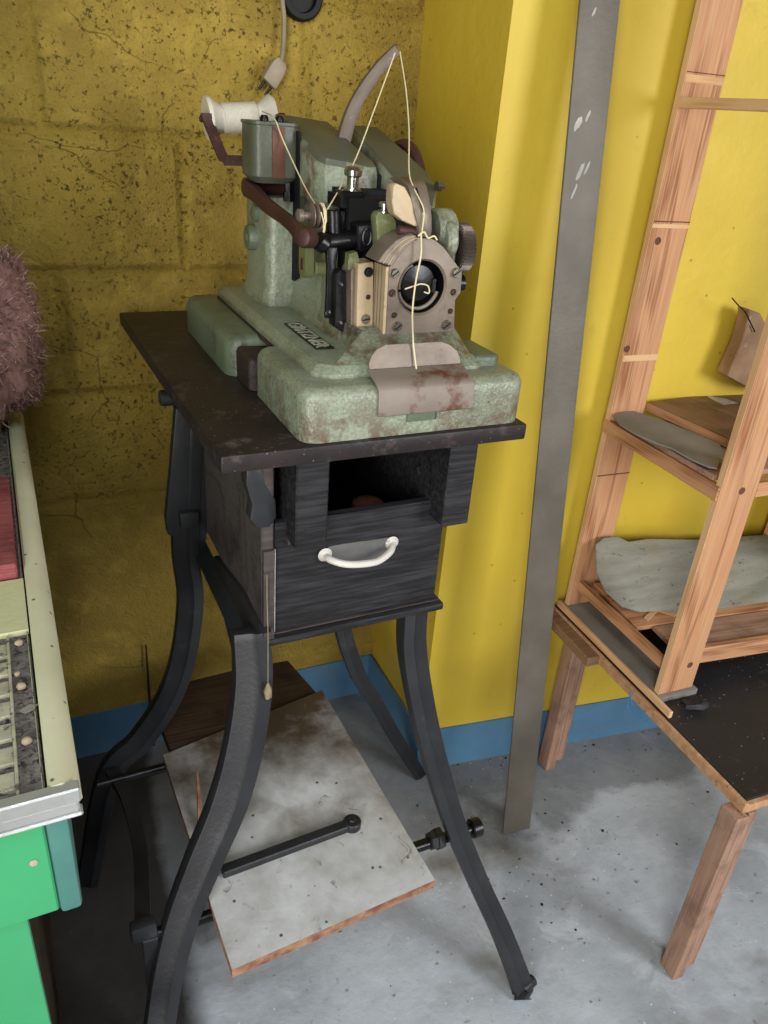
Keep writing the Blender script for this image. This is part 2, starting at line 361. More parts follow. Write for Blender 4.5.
# ------------------------------------------------------------------ machine stand
ST = M(.2, .2, -1.05)
stand = thing('machine_stand', 'black cast-iron stand with dark wooden top and drawer carrying the green sewing machine', 'stand', ST)
bm = B(); pts = [M(-.002, -.002, -.022), M(.404, -.004, -.022), M(.402, .655, -.022), M(-.014, .657, -.022)]
ext(bm, pts, (0, 0, .022)); bev(bm, .003, 2); part('tabletop', bm, 'top_wood', stand)
# case
bm = B()
ubox(bm, .056, .072, .035, .42, -.288, -.023)
ubox(bm, .322, .333, .06, .42, -.285, -.023)
ubox(bm, .072, .333, .405, .42, -.285, -.023)
ubox(bm, .060, .330, .035, .41, -.297, -.285)
bev(bm, .002, 1); part('case', bm, 'box_wood', stand)
bm = B(); ubox(bm, .060, .331, .026, .046, -.298, -.286); bev(bm, .003, 2); part('bottom_rail', bm, 'black_wood', stand)
# beams under the top, ends facing front
bm = B(); ubox(bm, .089, .131, .004, .40, -.140, -.0225); bev(bm, .002, 1); part('beam', bm, 'black_wood', stand)
bm = B(); ubox(bm, .297, .338, .004, .40, -.142, -.0225); bev(bm, .002, 1); b2 = part('beam', bm, 'black_wood', stand)
bm = B(); lathe(bm, M(.297, .075, -.09), -EX, [(.009, 0), (.009, .006), (.006, .008)], 4); part('nut', bm, 'iron', b2)
# drawer
drawer = None
bm = B()
ubox(bm, .074, .3215, .040, .055, -.284, -.119)
ubox(bm, .076, .088, .055, .38, -.284, -.14); ubox(bm, .310, .3205, .055, .38, -.284, -.14); ubox(bm, .088, .310, .372, .38, -.284, -.14); ubox(bm, .088, .310, .055, .372, -.284, -.276)
bev(bm, .0015, 1); drawer = part('drawer', bm, 'black_wood', stand)
bm = B(); ubox(bm, .0725, .0755, .0385, .041, -.284, -.155); part('drawer_edge', bm, 'white_handle', drawer, label='pale left edge')  # thin pale strip along the drawer front's left side
# enamel bail handle
bm = B()
hp = [Mv(326, 556, .034), Mv(331, 560, .022), Mv(345, 564, .012), Mv(362, 564, .010), Mv(378, 561, .014), Mv(390, 552, .022), Mv(393, 544, .034)]
tube(bm, crom(hp, 5), .0048, 10)
plate = [Mv(x, y, .0395) for x, y in ((323, 552), (329, 546), (345, 543), (368, 540), (388, 537), (395, 540), (394, 548), (385, 556), (365, 560), (340, 562), (328, 559))]
hdl = part('handle', bm, 'white_handle', drawer, label='white enamel cup handle, chipped')
bm = B(); ext(bm, plate, -EY*.002); part('handle_back', bm, 'dull_zinc', hdl, label='dull grey back of the cup')
for q in (hp[0], hp[-1]):
    bm = B(); lathe(bm, q+EY*.005, -EY, [(.009, 0), (.010, .002), (.006, .006)], 16); part('handle_ear', bm, 'white_handle', hdl)
# a rusty roll left lying in the open compartment over the drawer is part of the drawer's contents: built below as a thing

# legs
def solve(px, py, f):
    d = ray(px, py); lo, hi = .3, 3.2; best = None
    for i in range(3000):
        t = lo+(hi-lo)*i/2999; p = CAM+d*t; q = p-A0; e = abs(q.dot(EY)-f(p.z))
        if best is None or e < best[0]: best = (e, p)
    return best[1]
fF = lambda z: .05-.02*min(1,max(0,(.8-z)/.15))-.20*max(0, 1-z/.8)**2.0
fL = lambda z: .05-.02*min(1,max(0,(.8-z)/.15))-.15*max(0, 1-z/.8)**1.8
LSEC = [(-.019, -.012), (.019, -.012), (.019, .013), (.004, .013), (-.002, .008), (-.019, .005)]
def leg(pts, ws, ref, sec, extra=None):
    bm = B(); p = crom(pts, 6); sweep(bm, p, sec, ref, lerp_list(ws, len(p)))
    if extra: extra(bm)
    bev(bm, .002, 2, 40); return part('leg', bm, 'iron', stand)
FRp = [solve(x, y, fF) for x, y in ((414, 604), (413, 650), (424, 715), (438, 770), (457, 830), (480, 885), (503, 935), (522, 985))]
FRp.append(M(.478, -.178, -1.046))
def fr_x(bm):
    e = FRp[-1]; cyl(bm, e+EX*.0+EZ*.012+EY*.012, e+EX*.03+EY*.02+EZ*.012, .011, 12)
leg(FRp, [1.12, 1.1, 1.05, 1.0, .95, .92, .95, 1.0, .9], -EY, LSEC, fr_x)
FLp = [solve(x, y, fL) for x, y in ((250, 630), (252, 680), (244, 740), (228, 800), (203, 860), (182, 915), (168, 970), (160, 1020))]
FLp.append(M(-.185, -.14, -1.046))
def fl_x(bm):
    # gusset that sweeps up along the case's left side
    g = [Mu(244, 634, .050), Mu(240, 700, .043), Mu(233, 655, .046), Mu(222, 610, .05), Mu(209, 563, .05), Mu(214, 556, .05), Mu(240, 590, .05), Mu(262, 634, .05)]
    ext(bm, g, EX*.014)
leg(FLp, [1.25, 1.3, 1.34, 1.36, 1.3, 1.2, 1.12, 1.1, 1.05], -EY, [(-a, b) for a, b in LSEC][::-1], fl_x)
RRp = [M(.300, .362, -.30), M(.305, .362, -.44), Mv(342, 625, .362), Mv(358, 674, .362), Mv(376, 703, .362), Mv(396, 738, .362), Mv(418, 772, .362), M(.545, .362, -1.047)]
leg(RRp, [.85, .85, .85, .85, .8, .8, .78, .7], -EY, LSEC)
RLp = [M(.035, .35, -.10), Mv(185, 545, .35), Mv(190, 600, .35), Mv(182, 660, .35), Mv(166, 702, .35), Mv(140, 740, .35), Mv(108, 778, .35), M(-.205, .35, -1.047)]
def rl_x(bm):
    g = [Mv(x, y, .338) for x, y in ((176, 408), (171, 470), (166, 520), (168, 535), (181, 538), (205, 560), (212, 480), (200, 420))]
    ext(bm, g, EY*.02)
    g = [Mv(x, y, .345) for x, y in ((195, 555), (206, 580), (214, 566), (205, 540))]; ext(bm, g, -EY*.25)
    box8(bm, Mv(181, 530, .325), EX*.03, EY*.015, EZ*.028)
leg(RLp, [1.1, 1.1, 1.1, 1.1, 1.1, 1.1, 1.1, 1.0], -EY, [(-a, b) for a, b in LSEC][::-1], rl_x)
bm = B(); p = Mv(165, 398, .34); cyl(bm, p-EX*.008, p+EX*.045, .012, 16); part('axle_stub', bm, 'iron', stand)
# rounded casting by the case's front corner
bm = B(); g = [Mv(x, y, .034) for x, y in ((247, 466), (246, 485), (252, 505), (250, 520), (256, 529), (270, 528), (277, 518), (276, 500), (266, 484), (262, 466))]
ext(bm, g, EY*.022); bev(bm, .003, 2); part('bracket', bm, 'iron', stand)
bm = B(); ext(bm, [Mu(265, 468, .09), Mu(289, 463, .09), Mu(288, 545, .09)], EX*.003); ubox(bm, .0565, .071, .028, .036, -.287, -.15); part('corner_strip', bm, 'box_wood', stand)
# rods between the legs
def z_at(px, py, v): return Mv(px, py, v)
ra, rb = z_at(152, 935, -.022), z_at(474, 828, -.022); rb = rb + (rb-ra).normalized()*.004
bm = B(); cyl(bm, ra, rb, .0095, 14); rod = part('treadle_rod', bm, 'black_metal', stand)
dr = (rb-ra).normalized(); q = z_at(440, 838, -.022)
bm = B(); lathe(bm, q-dr*.022, dr, [(.013, 0), (.016, .002), (.016, .012), (.019, .013), (.019, .024)], 6); part('nut', bm, 'iron', rod)
bm = B(); cyl(bm, rb-dr*.012, rb+dr*.008, .017, 18); part('end_knob', bm, 'black_metal', rod)
bm = B(); q = z_at(145, 930, -.03); box8(bm, q-EX*.020-EY*.010-EZ*.012, EX*.036, EY*.02, EZ*.03); bev(bm, .004, 2); part('lug', bm, 'iron', stand)
bm = B(); cyl(bm, M(-.165, .30, -.742), M(.27, .30, -.742), .009, 12); part('cross_rod', bm, 'black_metal', stand)
bm = B(); cyl(bm, M(-.025, .40, -.7445), M(.26, .40, -.7445), .009, 12); part('cross_rod', bm, 'black_metal', stand)
bm = B(); q = z_at(150, 938, -.028); g0 = V((q.x, q.y, 0))
wbox(bm, q.x-.012, q.x+.012, q.y-.004, q.y+.008, .001, q.z); bev(bm, .002, 1); part('upright_bar', bm, 'iron', stand)
bm = B(); pth = crom([Mv(112, 772, .33), Mv(128, 800, .24), Mv(140, 850, .12), Mv(143, 925, -.02)], 6)
sweep(bm, pth, [(-.007, -.011), (.007, -.011), (.007, .011), (-.007, .011)], EX); part('dark_curved_bar', bm, 'iron', stand)  # dark curved bar from the rear left leg to the lug

# string and lint hanging off the drawer corner
bm = B(); s0 = Mv(267, 575, .021); tube(bm, [s0, Mv(267, 600, .020), Mv(268, 634, .010), Mv(268, 682, .009)], .0006, 6)
s1 = Mv(268, 692, .009); lathe(bm, s1+EZ*.016, -EZ, [(.001, 0), (.004, .008), (.006, .016), (.005, .024), (.001, .03)], 9)
for v in bm.verts:
    if v.co.z < s1.z+.016: v.co += V([.0025*noise.noise(v.co*400+V((k*9, 0, 0))) for k in range(3)])
tag(finish('hanging_string', bm, 'cord', s0), 'thin string with a small lint tuft hanging down beside the drawer', 'string')

# treadle board and what lies on it
BZ = -.715
bm = B(); o = Mw(232, 970, BZ); a = Mw(435, 880, BZ); b_ = Mw(163, 755, BZ); c_ = Mw(322, 690, BZ)
ext(bm, [o, a, c_, b_], (0, 0, -.018))
for f in bm.faces:
    if abs(f.normal.z) < .5: f.material_index = 1
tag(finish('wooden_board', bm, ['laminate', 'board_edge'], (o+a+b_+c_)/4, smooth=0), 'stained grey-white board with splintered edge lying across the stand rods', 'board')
bm = B(); pl = [Mw(x, y, BZ-.004) for x, y in ((172, 756), (318, 694), (288, 660), (240, 668), (180, 683), (150, 700))]
ext(bm, pl, (0, 0, -.016)); bev(bm, .002, 1)
tag(finish('wooden_plank', bm, 'dark_board', pl[0]), 'short dark charred plank behind the grey-white board', 'plank')
bm = B(); q0, q1 = Mw(222, 872, BZ+.0075), Mw(352, 824, BZ+.0075)
sweep(bm, [q0, q0.lerp(q1, .5), q1], [(-.009, -.007), (.009, -.007), (.009, .007), (-.009, .007)], EZ)
bev(bm, .002, 1); cyl(bm, q1-EZ*.0072, q1+EZ*.009, .015, 24); cyl(bm, q1+EZ*.008, q1+EZ*.013, .007, 6)
tag(finish('iron_lever', bm, 'iron', q0), 'flat iron lever with a round eye lying on the grey-white board', 'lever')
bm = B(); q0 = Mw(199, 832, BZ); q1 = Mw(197, 772, BZ+.03)
sweep(bm, [q0+EZ*.001, q0.lerp(q1, .5)+EX*.002, q1], [(-.004, -.002), (.004, -.002), (.003, .002), (-.003, .002)], EY, [1, 1, .3])
tag(finish('wood_splinter', bm, 'board_edge', q0), 'reddish wood splinter sticking up from the board left edge', 'splinter')
bm = B(); q0 = ony(150, 706, 1.462); q1 = ony(146, 645, 1.468); tube(bm, [V((q0.x, q0.y, .0)), q0, q1], [.004, .0035, .002], 8)
tag(finish('thin_rod', bm, 'rust', V((q0.x, q0.y, 0))), 'thin dark rod standing upright by the wall at the charred plank', 'rod')
bm = B(); q = Mv(368, 500, .10); lathe(bm, V((q.x, q.y, A0.z-.284+.009)), EZ, [(.02, 0), (.024, .002), (.026, .02), (.026, .11), (.022, .135), (.012, .14)], 24)
tag(finish('rusty_can', bm, 'can_rust', V((q.x, q.y, A0.z-.276))), 'rusty round can in the open compartment above the drawer', 'can')

# ------------------------------------------------------------------ sewing machine
SM = M(.24, .25, 0)
sm = thing('sewing_machine', 'pale green sole-stitching sewing machine standing on the black stand', 'sewing machine', SM)
def rrect(u0, u1, v0, v1, r, k=5):
    out = []
    for cu, cv, a0 in ((u1-r, v1-r, 0), (u0+r, v1-r, 90), (u0+r, v0+r, 180), (u1-r, v0+r, 270)):
        for i in range(k+1):
            a = math.radians(a0+90*i/k); out.append((cu+r*math.cos(a), cv+r*math.sin(a)))
    return out
def slab(bm, u0, u1, v0, v1, w0, w1, r, e, mi=0, seg=4):
    loops = [[M(u, v, w0) for u, v in rrect(u0, u1, v0, v1, r)]]
    for i in range(seg+1):
        a = math.pi/2*i/seg; d = e*(1-math.cos(a)); w = w1-e+e*math.sin(a)
        loops.append([M(u, v, w) for u, v in rrect(u0+d, u1-d, v0+d, v1-d, max(r-d, .001))])
    return loft(bm, loops, True, mi)
bm = B(); slab(bm, .095, .400, .004, .20, .0005, .064, .022, .014); base = part('bed_front', bm, 'green', sm)
bm = B(); slab(bm, .076, .385, .262, .535, .0005, .057, .022, .013); slab(bm, .135, .37, .17, .30, .0005, .056, .01, .006); part('bed_rear', bm, 'green_dirty', sm)
# column foot: low plinth with chamfered edge and a sloped skirt at the front
def poly(pts, w): return [M(u, v, w) for u, v in pts]
lo = [(.124, .50), (.124, .06), (.146, .042), (.345, .042), (.368, .06), (.368, .50)]
hi = [(.134, .49), (.134, .066), (.153, .052), (.338, .052), (.358, .066), (.358, .49)]
bm = B(); loft(bm, [poly(lo, .056), poly(lo, .068), poly(hi, .077)]); bev(bm, .0015, 2, 20)
loft(bm, [poly([(.201, .20), (.196, .125), (.152, .056), (.20, .05), (.325, .05), (.348, .07), (.348, .20)], .0765), poly([(.203, .20), (.203, .135), (.212, .11), (.24, .105), (.335, .105), (.345, .115), (.345, .20)], .102)])
part('column_foot', bm, 'green', sm)
lo2 = [(u+(.0014 if u > .2 else -.0014), v-(.0014 if v < .1 else 0)) for u, v in lo]
bm = B(); loft(bm, [poly(lo2, .054), poly(lo2, .0605)]); part('seam', bm, 'grime', sm, label='dark grime line round the column foot')
bm = B(); slab(bm, .088, .140, .195, .266, .0005, .044, .008, .006)
for v in bm.verts: v.co += V([.003*noise.noise(v.co*90+V((k*5, 0, 0))) for k in range(3)]); v.co.z = max(v.co.z, A0.z+.0004)
part('grimy_gap_fill', bm, 'grime', sm, label='dark oily grime-caked fill of the recess')  # grimy slab also paints the dark of the recess between the bed blocks
# housing: rear pedestal, main column and left hood block
bm = B()
lp = rrect(.163, .235, .355, .475, .016)
loft(bm, [poly([(u+(u-.2)*.25, v+(v-.41)*.15) for u, v in lp], .076), poly([(u+(u-.2)*.06, v) for u, v in lp], .090), poly(lp, .105), poly(lp, .228)])
lp = rrect(.203, .352, .155, .25, .012)
loft(bm, [poly([(u+(u-.28)*.10, v+(v-.31)*.06) for u, v in lp], .076), poly(lp, .10), poly(lp, .160)])
lp = rrect(.203, .352, .205, .468, .014)
loft(bm, [poly([(u+(u-.28)*.14, v+(v-.31)*.06) for u, v in lp], .076), poly([(u+(u-.28)*.03, v) for u, v in lp], .088), poly(lp, .10), poly(lp, .235)])
part('column', bm, 'green', sm)
def px_block(bm, top, depth, e=.006, mi=0):
    top = [V(p) for p in top]; c = sum(top, V())/len(top); low = [p-EZ*depth for p in top]
    zmin = min(p.z for p in low)
    loft(bm, [[V((p.x, p.y, zmin)) for p in low], [p-EZ*e for p in top], [p-EZ*e*.3+(c-p).normalized()*e*.3 for p in top], [p+(c-p).normalized()*e for p in top]], True, mi)
hood = [M(.203, .452, .336), M(.203, .31, .306), M(.203, .275, .295), M(.212, .262, .291), M(.240, .255, .288), M(.272, .25, .283), M(.286, .258, .283), M(.29, .275, .288), M(.286, .452, .330)]
bm = B(); px_block(bm, hood, .12, .010)
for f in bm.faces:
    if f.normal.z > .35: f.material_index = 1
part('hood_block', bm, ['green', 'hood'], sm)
bm = B(); ubox(bm, .222, .335, .215, .46, .10, .255); ubox(bm, .212, .30, .175, .25, .161, .250); px_block(bm, [M(.280, .45, .318), M(.280, .27, .272), M(.304, .25, .268), M(.304, .45, .318)], .06, .001); part('black_gap_fill', bm, 'void', sm)  # black filler added to paint the dark gaps between hood, cover and linkage
# arm cover right of the thread-arm slot, dropping to the needle head
rc = [(348, 123.5, .44), (367, 145, .33), (393, 176, .215), (410, 184, .19), (433, 206, .17), (437, 186, .19), (430, 173, .23), (403, 148, .33), (376, 125.5, .44)]
bm = B(); top = [Mv(x, y, v) for x, y, v in rc]; px_block(bm, top, .115, .008)
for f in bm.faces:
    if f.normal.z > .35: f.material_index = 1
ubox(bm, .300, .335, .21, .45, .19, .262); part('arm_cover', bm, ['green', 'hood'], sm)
# thread take-up arm standing out of the slot
bm = B(); pa = crom([Mv(x, y, .37) for x, y in ((341, 152), (346, 130), (354, 107), (366, 86), (381, 66), (397, 49))], 6)
sweep(bm, pa, [(-.009, -.005), (.009, -.005), (.009, .005), (-.009, .005)], -EY, lerp_list([1.15, 1.1, 1.02, .95, .9, .78], len(pa))); bev(bm, .0015, 2, 40)
part('take_up_arm', bm, 'arm', sm, label='bare steel curved arm')
# oil_cup
lp = [(u, v) for u, v in rrect(.139, .208, .345, .41, .014)]
bm = B(); loft(bm, [poly([(u+(.175-u)*.25, v+(.38-v)*.25) for u, v in lp], .247), poly(lp, .256), poly(lp, .320), poly([(u+(u-.175)*.05, v+(v-.38)*.05) for u, v in lp], .321), poly([(u+(u-.175)*.05, v+(v-.38)*.05) for u, v in lp], .3245), poly([(u-(u-.175)*.10, v-(v-.38)*.10) for u, v in lp], .3245), poly([(u-(u-.175)*.12, v-(v-.38)*.12) for u, v in lp], .31)])
oc = part('oil_cup', bm, 'hood', sm)  # darker green than the housing stands in for shade on the cup
bm = B(); ubox(bm, .166, .184, .3435, .345, .255, .319); part('worn_strip', bm, 'can_rust', oc, label='rusty bare strip')
bm = B()
for u in (.164, .186): lathe(bm, M(u, .375, .310), EZ, [(.004, 0), (.004, .014), (.006, .015), (.006, .019), (.004, .022)], 12)
part('stud', bm, 'black_metal', oc)
bm = B(); lathe(bm, M(.192, .35, .225), EZ, [(.008, 0), (.008, .012), (.006, .012), (.006, .024)], 6); part('cup_bolt', bm, 'black_metal', sm)
# dark slot down the left side
bm = B(); g = [Mu(x, y, .2025) for x, y in ((291, 128), (300, 132), (300, 278), (295, 281), (289, 277))]; ext(bm, g, EX*-.002); part('side_slot', bm, 'void', sm)
# round boss
bm = B(); q = Mu(246, 237, .15); lathe(bm, q, EX, [(.012, 0), (.017, .001), (.019, .004), (.019, .03)], 28); lathe(bm, q+EX*.001, -EX, [(.008, 0), (.008, .002), (.006, .003)], 16); part('boss', bm, 'green_dirty', sm)
bm = B(); q = Mu(252, 213, .155); lathe(bm, q, EX, [(.009, 0), (.012, .002), (.012, .03)], 24); part('boss', bm, 'green_dirty', sm)
# spool holder bracket
bm = B(); pb = [M(.108, .475, .327), M(.110, .475, .318), M(.131, .475, .270), M(.136, .475, .266), M(.185, .47, .268)]
sweep(bm, crom(pb, 4), [(-.007, -.0045), (.007, -.0045), (.007, .0045), (-.007, .0045)], -EY); part('spool_bracket', bm, 'rust', sm)
bm = B(); cyl(bm, M(.104, .50, .318), M(.235, .50, .331), .004, 10); ubox(bm, .106, .116, .478, .506, .314, .324); part('spool_pin', bm, 'rust', sm)
# rusty crank lever on the left side
bm = B(); pl_ = crom([Mu(247, 188, .150), Mu(255, 193, .148), Mu(268, 206, .146), Mu(283, 217, .146), Mu(294, 227, .146), Mu(300, 238, .148)], 6)
sweep(bm, pl_, [(-.012, -.006), (.012, -.006), (.012, .006), (-.012, .006)], -EX, lerp_list([1.0, .95, .82, .74, .78, .85], len(pl_))); bev(bm, .003, 2, 40)
q = Mu(243, 187, .142); lathe(bm, q, EX, [(.010, 0), (.013, .002), (.013, .06)], 22)
q = Mu(300, 237, .138); lathe(bm, q-EY*.004, EX*.6+EY*.5-EZ*.1, [(.006, 0), (.0105, .002), (.012, .006), (.012, .022)], 22)
part('crank_lever', bm, 'rust', sm, label='rusty brown crank lever')
# slotted green link below the lever
bm = B(); g = []
cA, cB = Mu(302, 232, .168), Mu(302, 268, .168)
n = 10; ax = (cA-cB).normalized(); sd = ax.cross(EX)
for i in range(n+1): a = math.pi*i/n; g.append(cA+(sd*math.cos(a)+ax*math.sin(a))*.0125)
for i in range(n+1): a = math.pi+math.pi*i/n; g.append(cB+(sd*math.cos(a)+ax*math.sin(a))*.0125)
ext(bm, g, EX*.012); lk = part('link', bm, 'green_olive', sm)
bm = B(); q = Mu(302, 264, .1675); sweep(bm, [q-EZ*.007, q+EZ*.007], [(-.003, -.001), (.003, -.001), (.003, .001), (-.003, .001)], EX); part('link_slot', bm, 'rust', lk)
bm = B(); q = Mu(314, 268, .182); lathe(bm, q, EX, [(.007, 0), (.009, .002), (.009, .022)], 18); part('pivot', bm, 'green_olive', sm)
# thread tension discs
tq = Mv(319, 216, .19)
bm = B(); lathe(bm, tq-EX*.030, EX, [(.005, 0), (.008, .002), (.008, .008), (.005, .010), (.005, .016)], 18)
for k in range(3): lathe(bm, tq+EX*(-.012+.006*k), EX, [(.010, 0), (.0145, .0015), (.0145, .003), (.010, .0045)], 26)
lathe(bm, tq-EX*.02, EX, [(.005, 0), (.005, .05)], 12); part('tension_discs', bm, 'steel', sm)
# black linkage in front of the column
bm = B(); cyl(bm, Mv(317, 243, .175), Mv(352, 240, .175), .0125, 20); cyl(bm, Mv(318, 240, .165), Mv(326, 246, .165), .012, 16)
cyl(bm, Mv(334, 245, .178), Mv(333, 209, .178), .0095, 18); cyl(bm, Mv(340, 232, .19), Mv(342, 210, .19), .008, 14); part('cross_shaft', bm, 'black_metal', sm)
bm = B(); sweep(bm, [Mv(331, 247, .165), Mv(331, 265, .163), Mv(330, 290, .161), Mv(329, 318, .16)], [(-.006, -.004), (.006, -.004), (.006, .004), (-.006, .004)], -EY, [1.3, 1, .9, 1]); bev(bm, .0015, 2, 40)
q = Mv(329, 314, .155); lathe(bm, q, EY, [(.003, 0), (.005, .001), (.005, .006)], 12); part('swing_lever', bm, 'black_metal', sm)
bm = B(); q0, q1 = Mv(341, 209, .18), Mv(364, 194, .18); box8(bm, V((q0.x, q0.y, q0.z)), EX*.032, EY*.026, EZ*.021); bev(bm, .002, 1)
cyl(bm, Mv(350, 224, .188), Mv(351, 206, .188), .007, 14); part('clamp_block', bm, 'black_metal', sm)
bm = B(); q = Mv(352, 196, .192); lathe(bm, q, EZ, [(.006, 0), (.006, .004), (.011, .005), (.011, .009), (.0075, .010), (.0075, .022), (.011, .024), (.0115, .030), (.0085, .034), (.004, .035)], 22); part('tension_stud', bm, 'chrome', sm, label='bright knurled stud')
bm = B(); g = [Mv(x, y, .15) for x, y in ((357, 225), (377, 223), (378, 249), (359, 252))]; ext(bm, g, EY*.04); bev(bm, .002, 1)
ax_ = Mv(367, 237, .149)
N = 24; lp0 = [ax_+EX*.0055*math.cos(2*math.pi*i/N)+EZ*.010*math.sin(2*math.pi*i/N) for i in range(N)]; tube(bm, lp0+[lp0[0]], .0014, 6)
part('square_cam', bm, 'black_metal', sm)
bm = B(); g = [Mv(x, y, .135) for x, y in ((376, 217), (379, 212), (390, 212), (396, 220), (398, 238), (393, 249), (384, 252), (378, 252))]; ext(bm, g, EY*.018); bev(bm, .002, 2); part('guide_boss', bm, 'green_olive', sm)
bm = B(); q = Mv(384, 213, .142); lathe(bm, q, EZ, [(.008, 0), (.008, .003), (.005, .004), (.005, .006), (.0075, .007), (.0075, .011), (.005, .013)], 18); part('guide_screw', bm, 'chrome', sm, label='bright guide screw')
# gib plate and cream steel plates at left of the face
bm = B(); g = [Mv(x, y, .150) for x, y in ((336, 274), (340, 269), (351, 275), (350, 337), (334, 327))]; ext(bm, g, EY*.02); bev(bm, .0015, 1)
gb = part('gib_plate', bm, 'black_metal', sm)
def screw(parent, px, py, v, r, h=.004, mat='chrome', ang=.4, nm='screw'):
    bm = B(); q = Mv(px, py, v); lathe(bm, q, -EY, [(r*1.05, 0), (r, h*.6), (r*.8, h)], 18)
    d = EX*math.cos(ang)+EZ*math.sin(ang); e = -EX*math.sin(ang)+EZ*math.cos(ang)
    box8(bm, q-EY*(h+.0003)-d*r*.85-e*r*.14, d*r*1.7, e*r*.28, EY*.001, 1)
    return part(nm, bm, [mat, 'void'], parent)
screw(gb, 341, 284, .150, .0022); screw(gb, 340, 322, .150, .0022)
bm = B(); g = [Mv(x, y, .135) for x, y in ((351, 272), (353, 268), (358, 272), (357, 336), (351, 333))]; ext(bm, g, EY*.03); part('edge_rail', bm, 'steel', sm)
bm = B(); g = [Mv(x, y, .128) for x, y in ((358, 264), (374, 262), (373, 337), (370, 334), (356, 333))]; ext(bm, g, EY*.03); bev(bm, .0012, 1)
sp = part('side_plate', bm, 'steel_cream', sm, label='cream greased steel plate')
screw(sp, 368.5, 272, .128, .0058, .003, 'black_metal', .9); screw(sp, 365.5, 319, .128, .0058, .003, 'steel', .2); screw(sp, 368, 297, .128, .003, .002, 'rust')
bm = B(); g = [Mv(x, y, .14) for x, y in ((349, 254), (357, 252), (360, 262), (358, 268), (348, 270))]; ext(bm, g, EY*.012); part('green_shim', bm, 'green_olive', sm)
# face plate with the round window
fv = .098; ctr = Mv(422, 287.5, fv)
outl = [(385, 341), (454, 338), (455.5, 300), (461, 293), (462.5, 272), (453, 259), (444, 247), (434, 239), (418, 237), (405, 244), (396, 254), (389, 267)]
def radial(outline, c, n):
    P = [(V((Mv(x, y, fv)-c).to_tuple()).dot(EX), (Mv(x, y, fv)-c).dot(EZ)) for x, y in outline]; res = []
    for i in range(n):
        a = 2*math.pi*i/n; d = (math.cos(a), math.sin(a)); best = 1e9
        for (x0, y0), (x1, y1) in zip(P, P[1:]+P[:1]):
            ex_, ey_ = x1-x0, y1-y0; den = d[0]*ey_-d[1]*ex_
            if abs(den) < 1e-9: continue
            t = (x0*ey_-y0*ex_)/den; s = (x0*d[1]-y0*d[0])/den
            if t > 0 and -1e-6 <= s <= 1+1e-6: best = min(best, t)
        res.append((d[0]*best, d[1]*best))
    return res
N = 96; ol = radial(outl, ctr, N); RH = .0325
circ = [(RH*math.cos(2*math.pi*i/N), RH*math.sin(2*math.pi*i/N)) for i in range(N)]
circ2 = [(x*1.08, y*1.08) for x, y in circ]
def ring(pts, dv): return [ctr+EX*x+EZ*y+EY*dv for x, y in pts]
inn = [(x*.985, y*.985) for x, y in ol]
bm = B(); loft(bm, [ring(circ, .026), ring(circ, .002), ring(circ2, -.001), ring(inn, 0), ring(ol, .0015), ring(ol, .034)], False)
for f in bm.faces:
    if all((v.co-ctr-EY*(v.co-ctr).dot(EY)).length < RH*1.003 for v in f.verts): f.material_index = 1
bmesh.ops.recalc_face_normals(bm, faces=bm.faces[:])
fp = part('face_plate', bm, ['steel', 'black_metal'], sm, label='greased steel face plate with round window')
bm = B(); g = [Mv(385, 341, fv+.001), Mv(389, 267, fv+.001), Mv(389, 267, fv+.001)+EY*.034, Mv(385, 341, fv+.001)+EY*.034]
ext(bm, g, -EX*.004); 
for k in (.010, .019, .027): box8(bm, g[0]-EX*.0046+EY*k, EY*.0012, EX*.002, g[1]-g[0], 1)
part('face_side', bm, ['steel_cream', 'steel'], sm)
for x, y, r in ((394, 273, .0058), (455, 272.5, .0062), (397, 326, .0062), (445.5, 324.5, .0062)): screw(fp, x, y, fv, r, .005, 'chrome', .6)
for x, y, r in ((392, 293, .0045), (453, 292, .004), (394, 315, .0035), (450, 311, .0035)): screw(fp, x, y, fv, r, .003, 'rust', .9)
bm = B(); lathe(bm, ctr+EY*.025, EY, [(.035, 0), (.035, .004)], 40); part('recess_back', bm, 'void', sm)
bm = B(); lathe(bm, ctr+EY*.024+EZ*.003, -EY, [(.027, 0), (.0265, .008), (.022, .013), (.012, .015), (.002, .0155)], 32); part('shuttle', bm, 'black_metal', sm)
bm = B(); arc = [ctr+EY*.010+(EX*math.cos(a)+EZ*math.sin(a))*.0285 for a in [math.radians(195+150*i/20) for i in range(21)]]
tube(bm, arc, .0026, 8); arc = [ctr+EY*.014+(EX*math.cos(a)+EZ*math.sin(a))*.0258 for a in [math.radians(110+80*i/12) for i in range(13)]]; tube(bm, arc, .0024, 8); part('shuttle_race', bm, 'steel', sm)
bm = B(); box8(bm, ctr+EY*.008+EX*.019-EZ*.009, EX*.006, EY*.014, EZ*.018); bev(bm, .001, 1); part('shuttle_latch', bm, 'black_metal', sm)
# curved needle segment above the face plate
bm = B(); P0, P1 = [], []
outer = [(378, 262), (386, 251), (396, 241), (405, 236), (414, 234)]; inner = [(393, 266), (398, 257), (405, 249), (412, 243), (418, 240)]
g = [Mv(x, y, .094) for x, y in outer] + [Mv(x, y, .094) for x, y in inner[::-1]]; ext(bm, g, EY*.04); bev(bm, .001, 1)
ns = part('needle_segment', bm, 'steel', sm)
for k in (.35, .7):
    bm = B(); pp = [Mv(a[0]+(b[0]-a[0])*k, a[1]+(b[1]-a[1])*k, .0935) for a, b in zip(outer, inner)]; tube(bm, crom(pp, 4), .0008, 5); part('segment_rib', bm, 'steel_cream', ns)
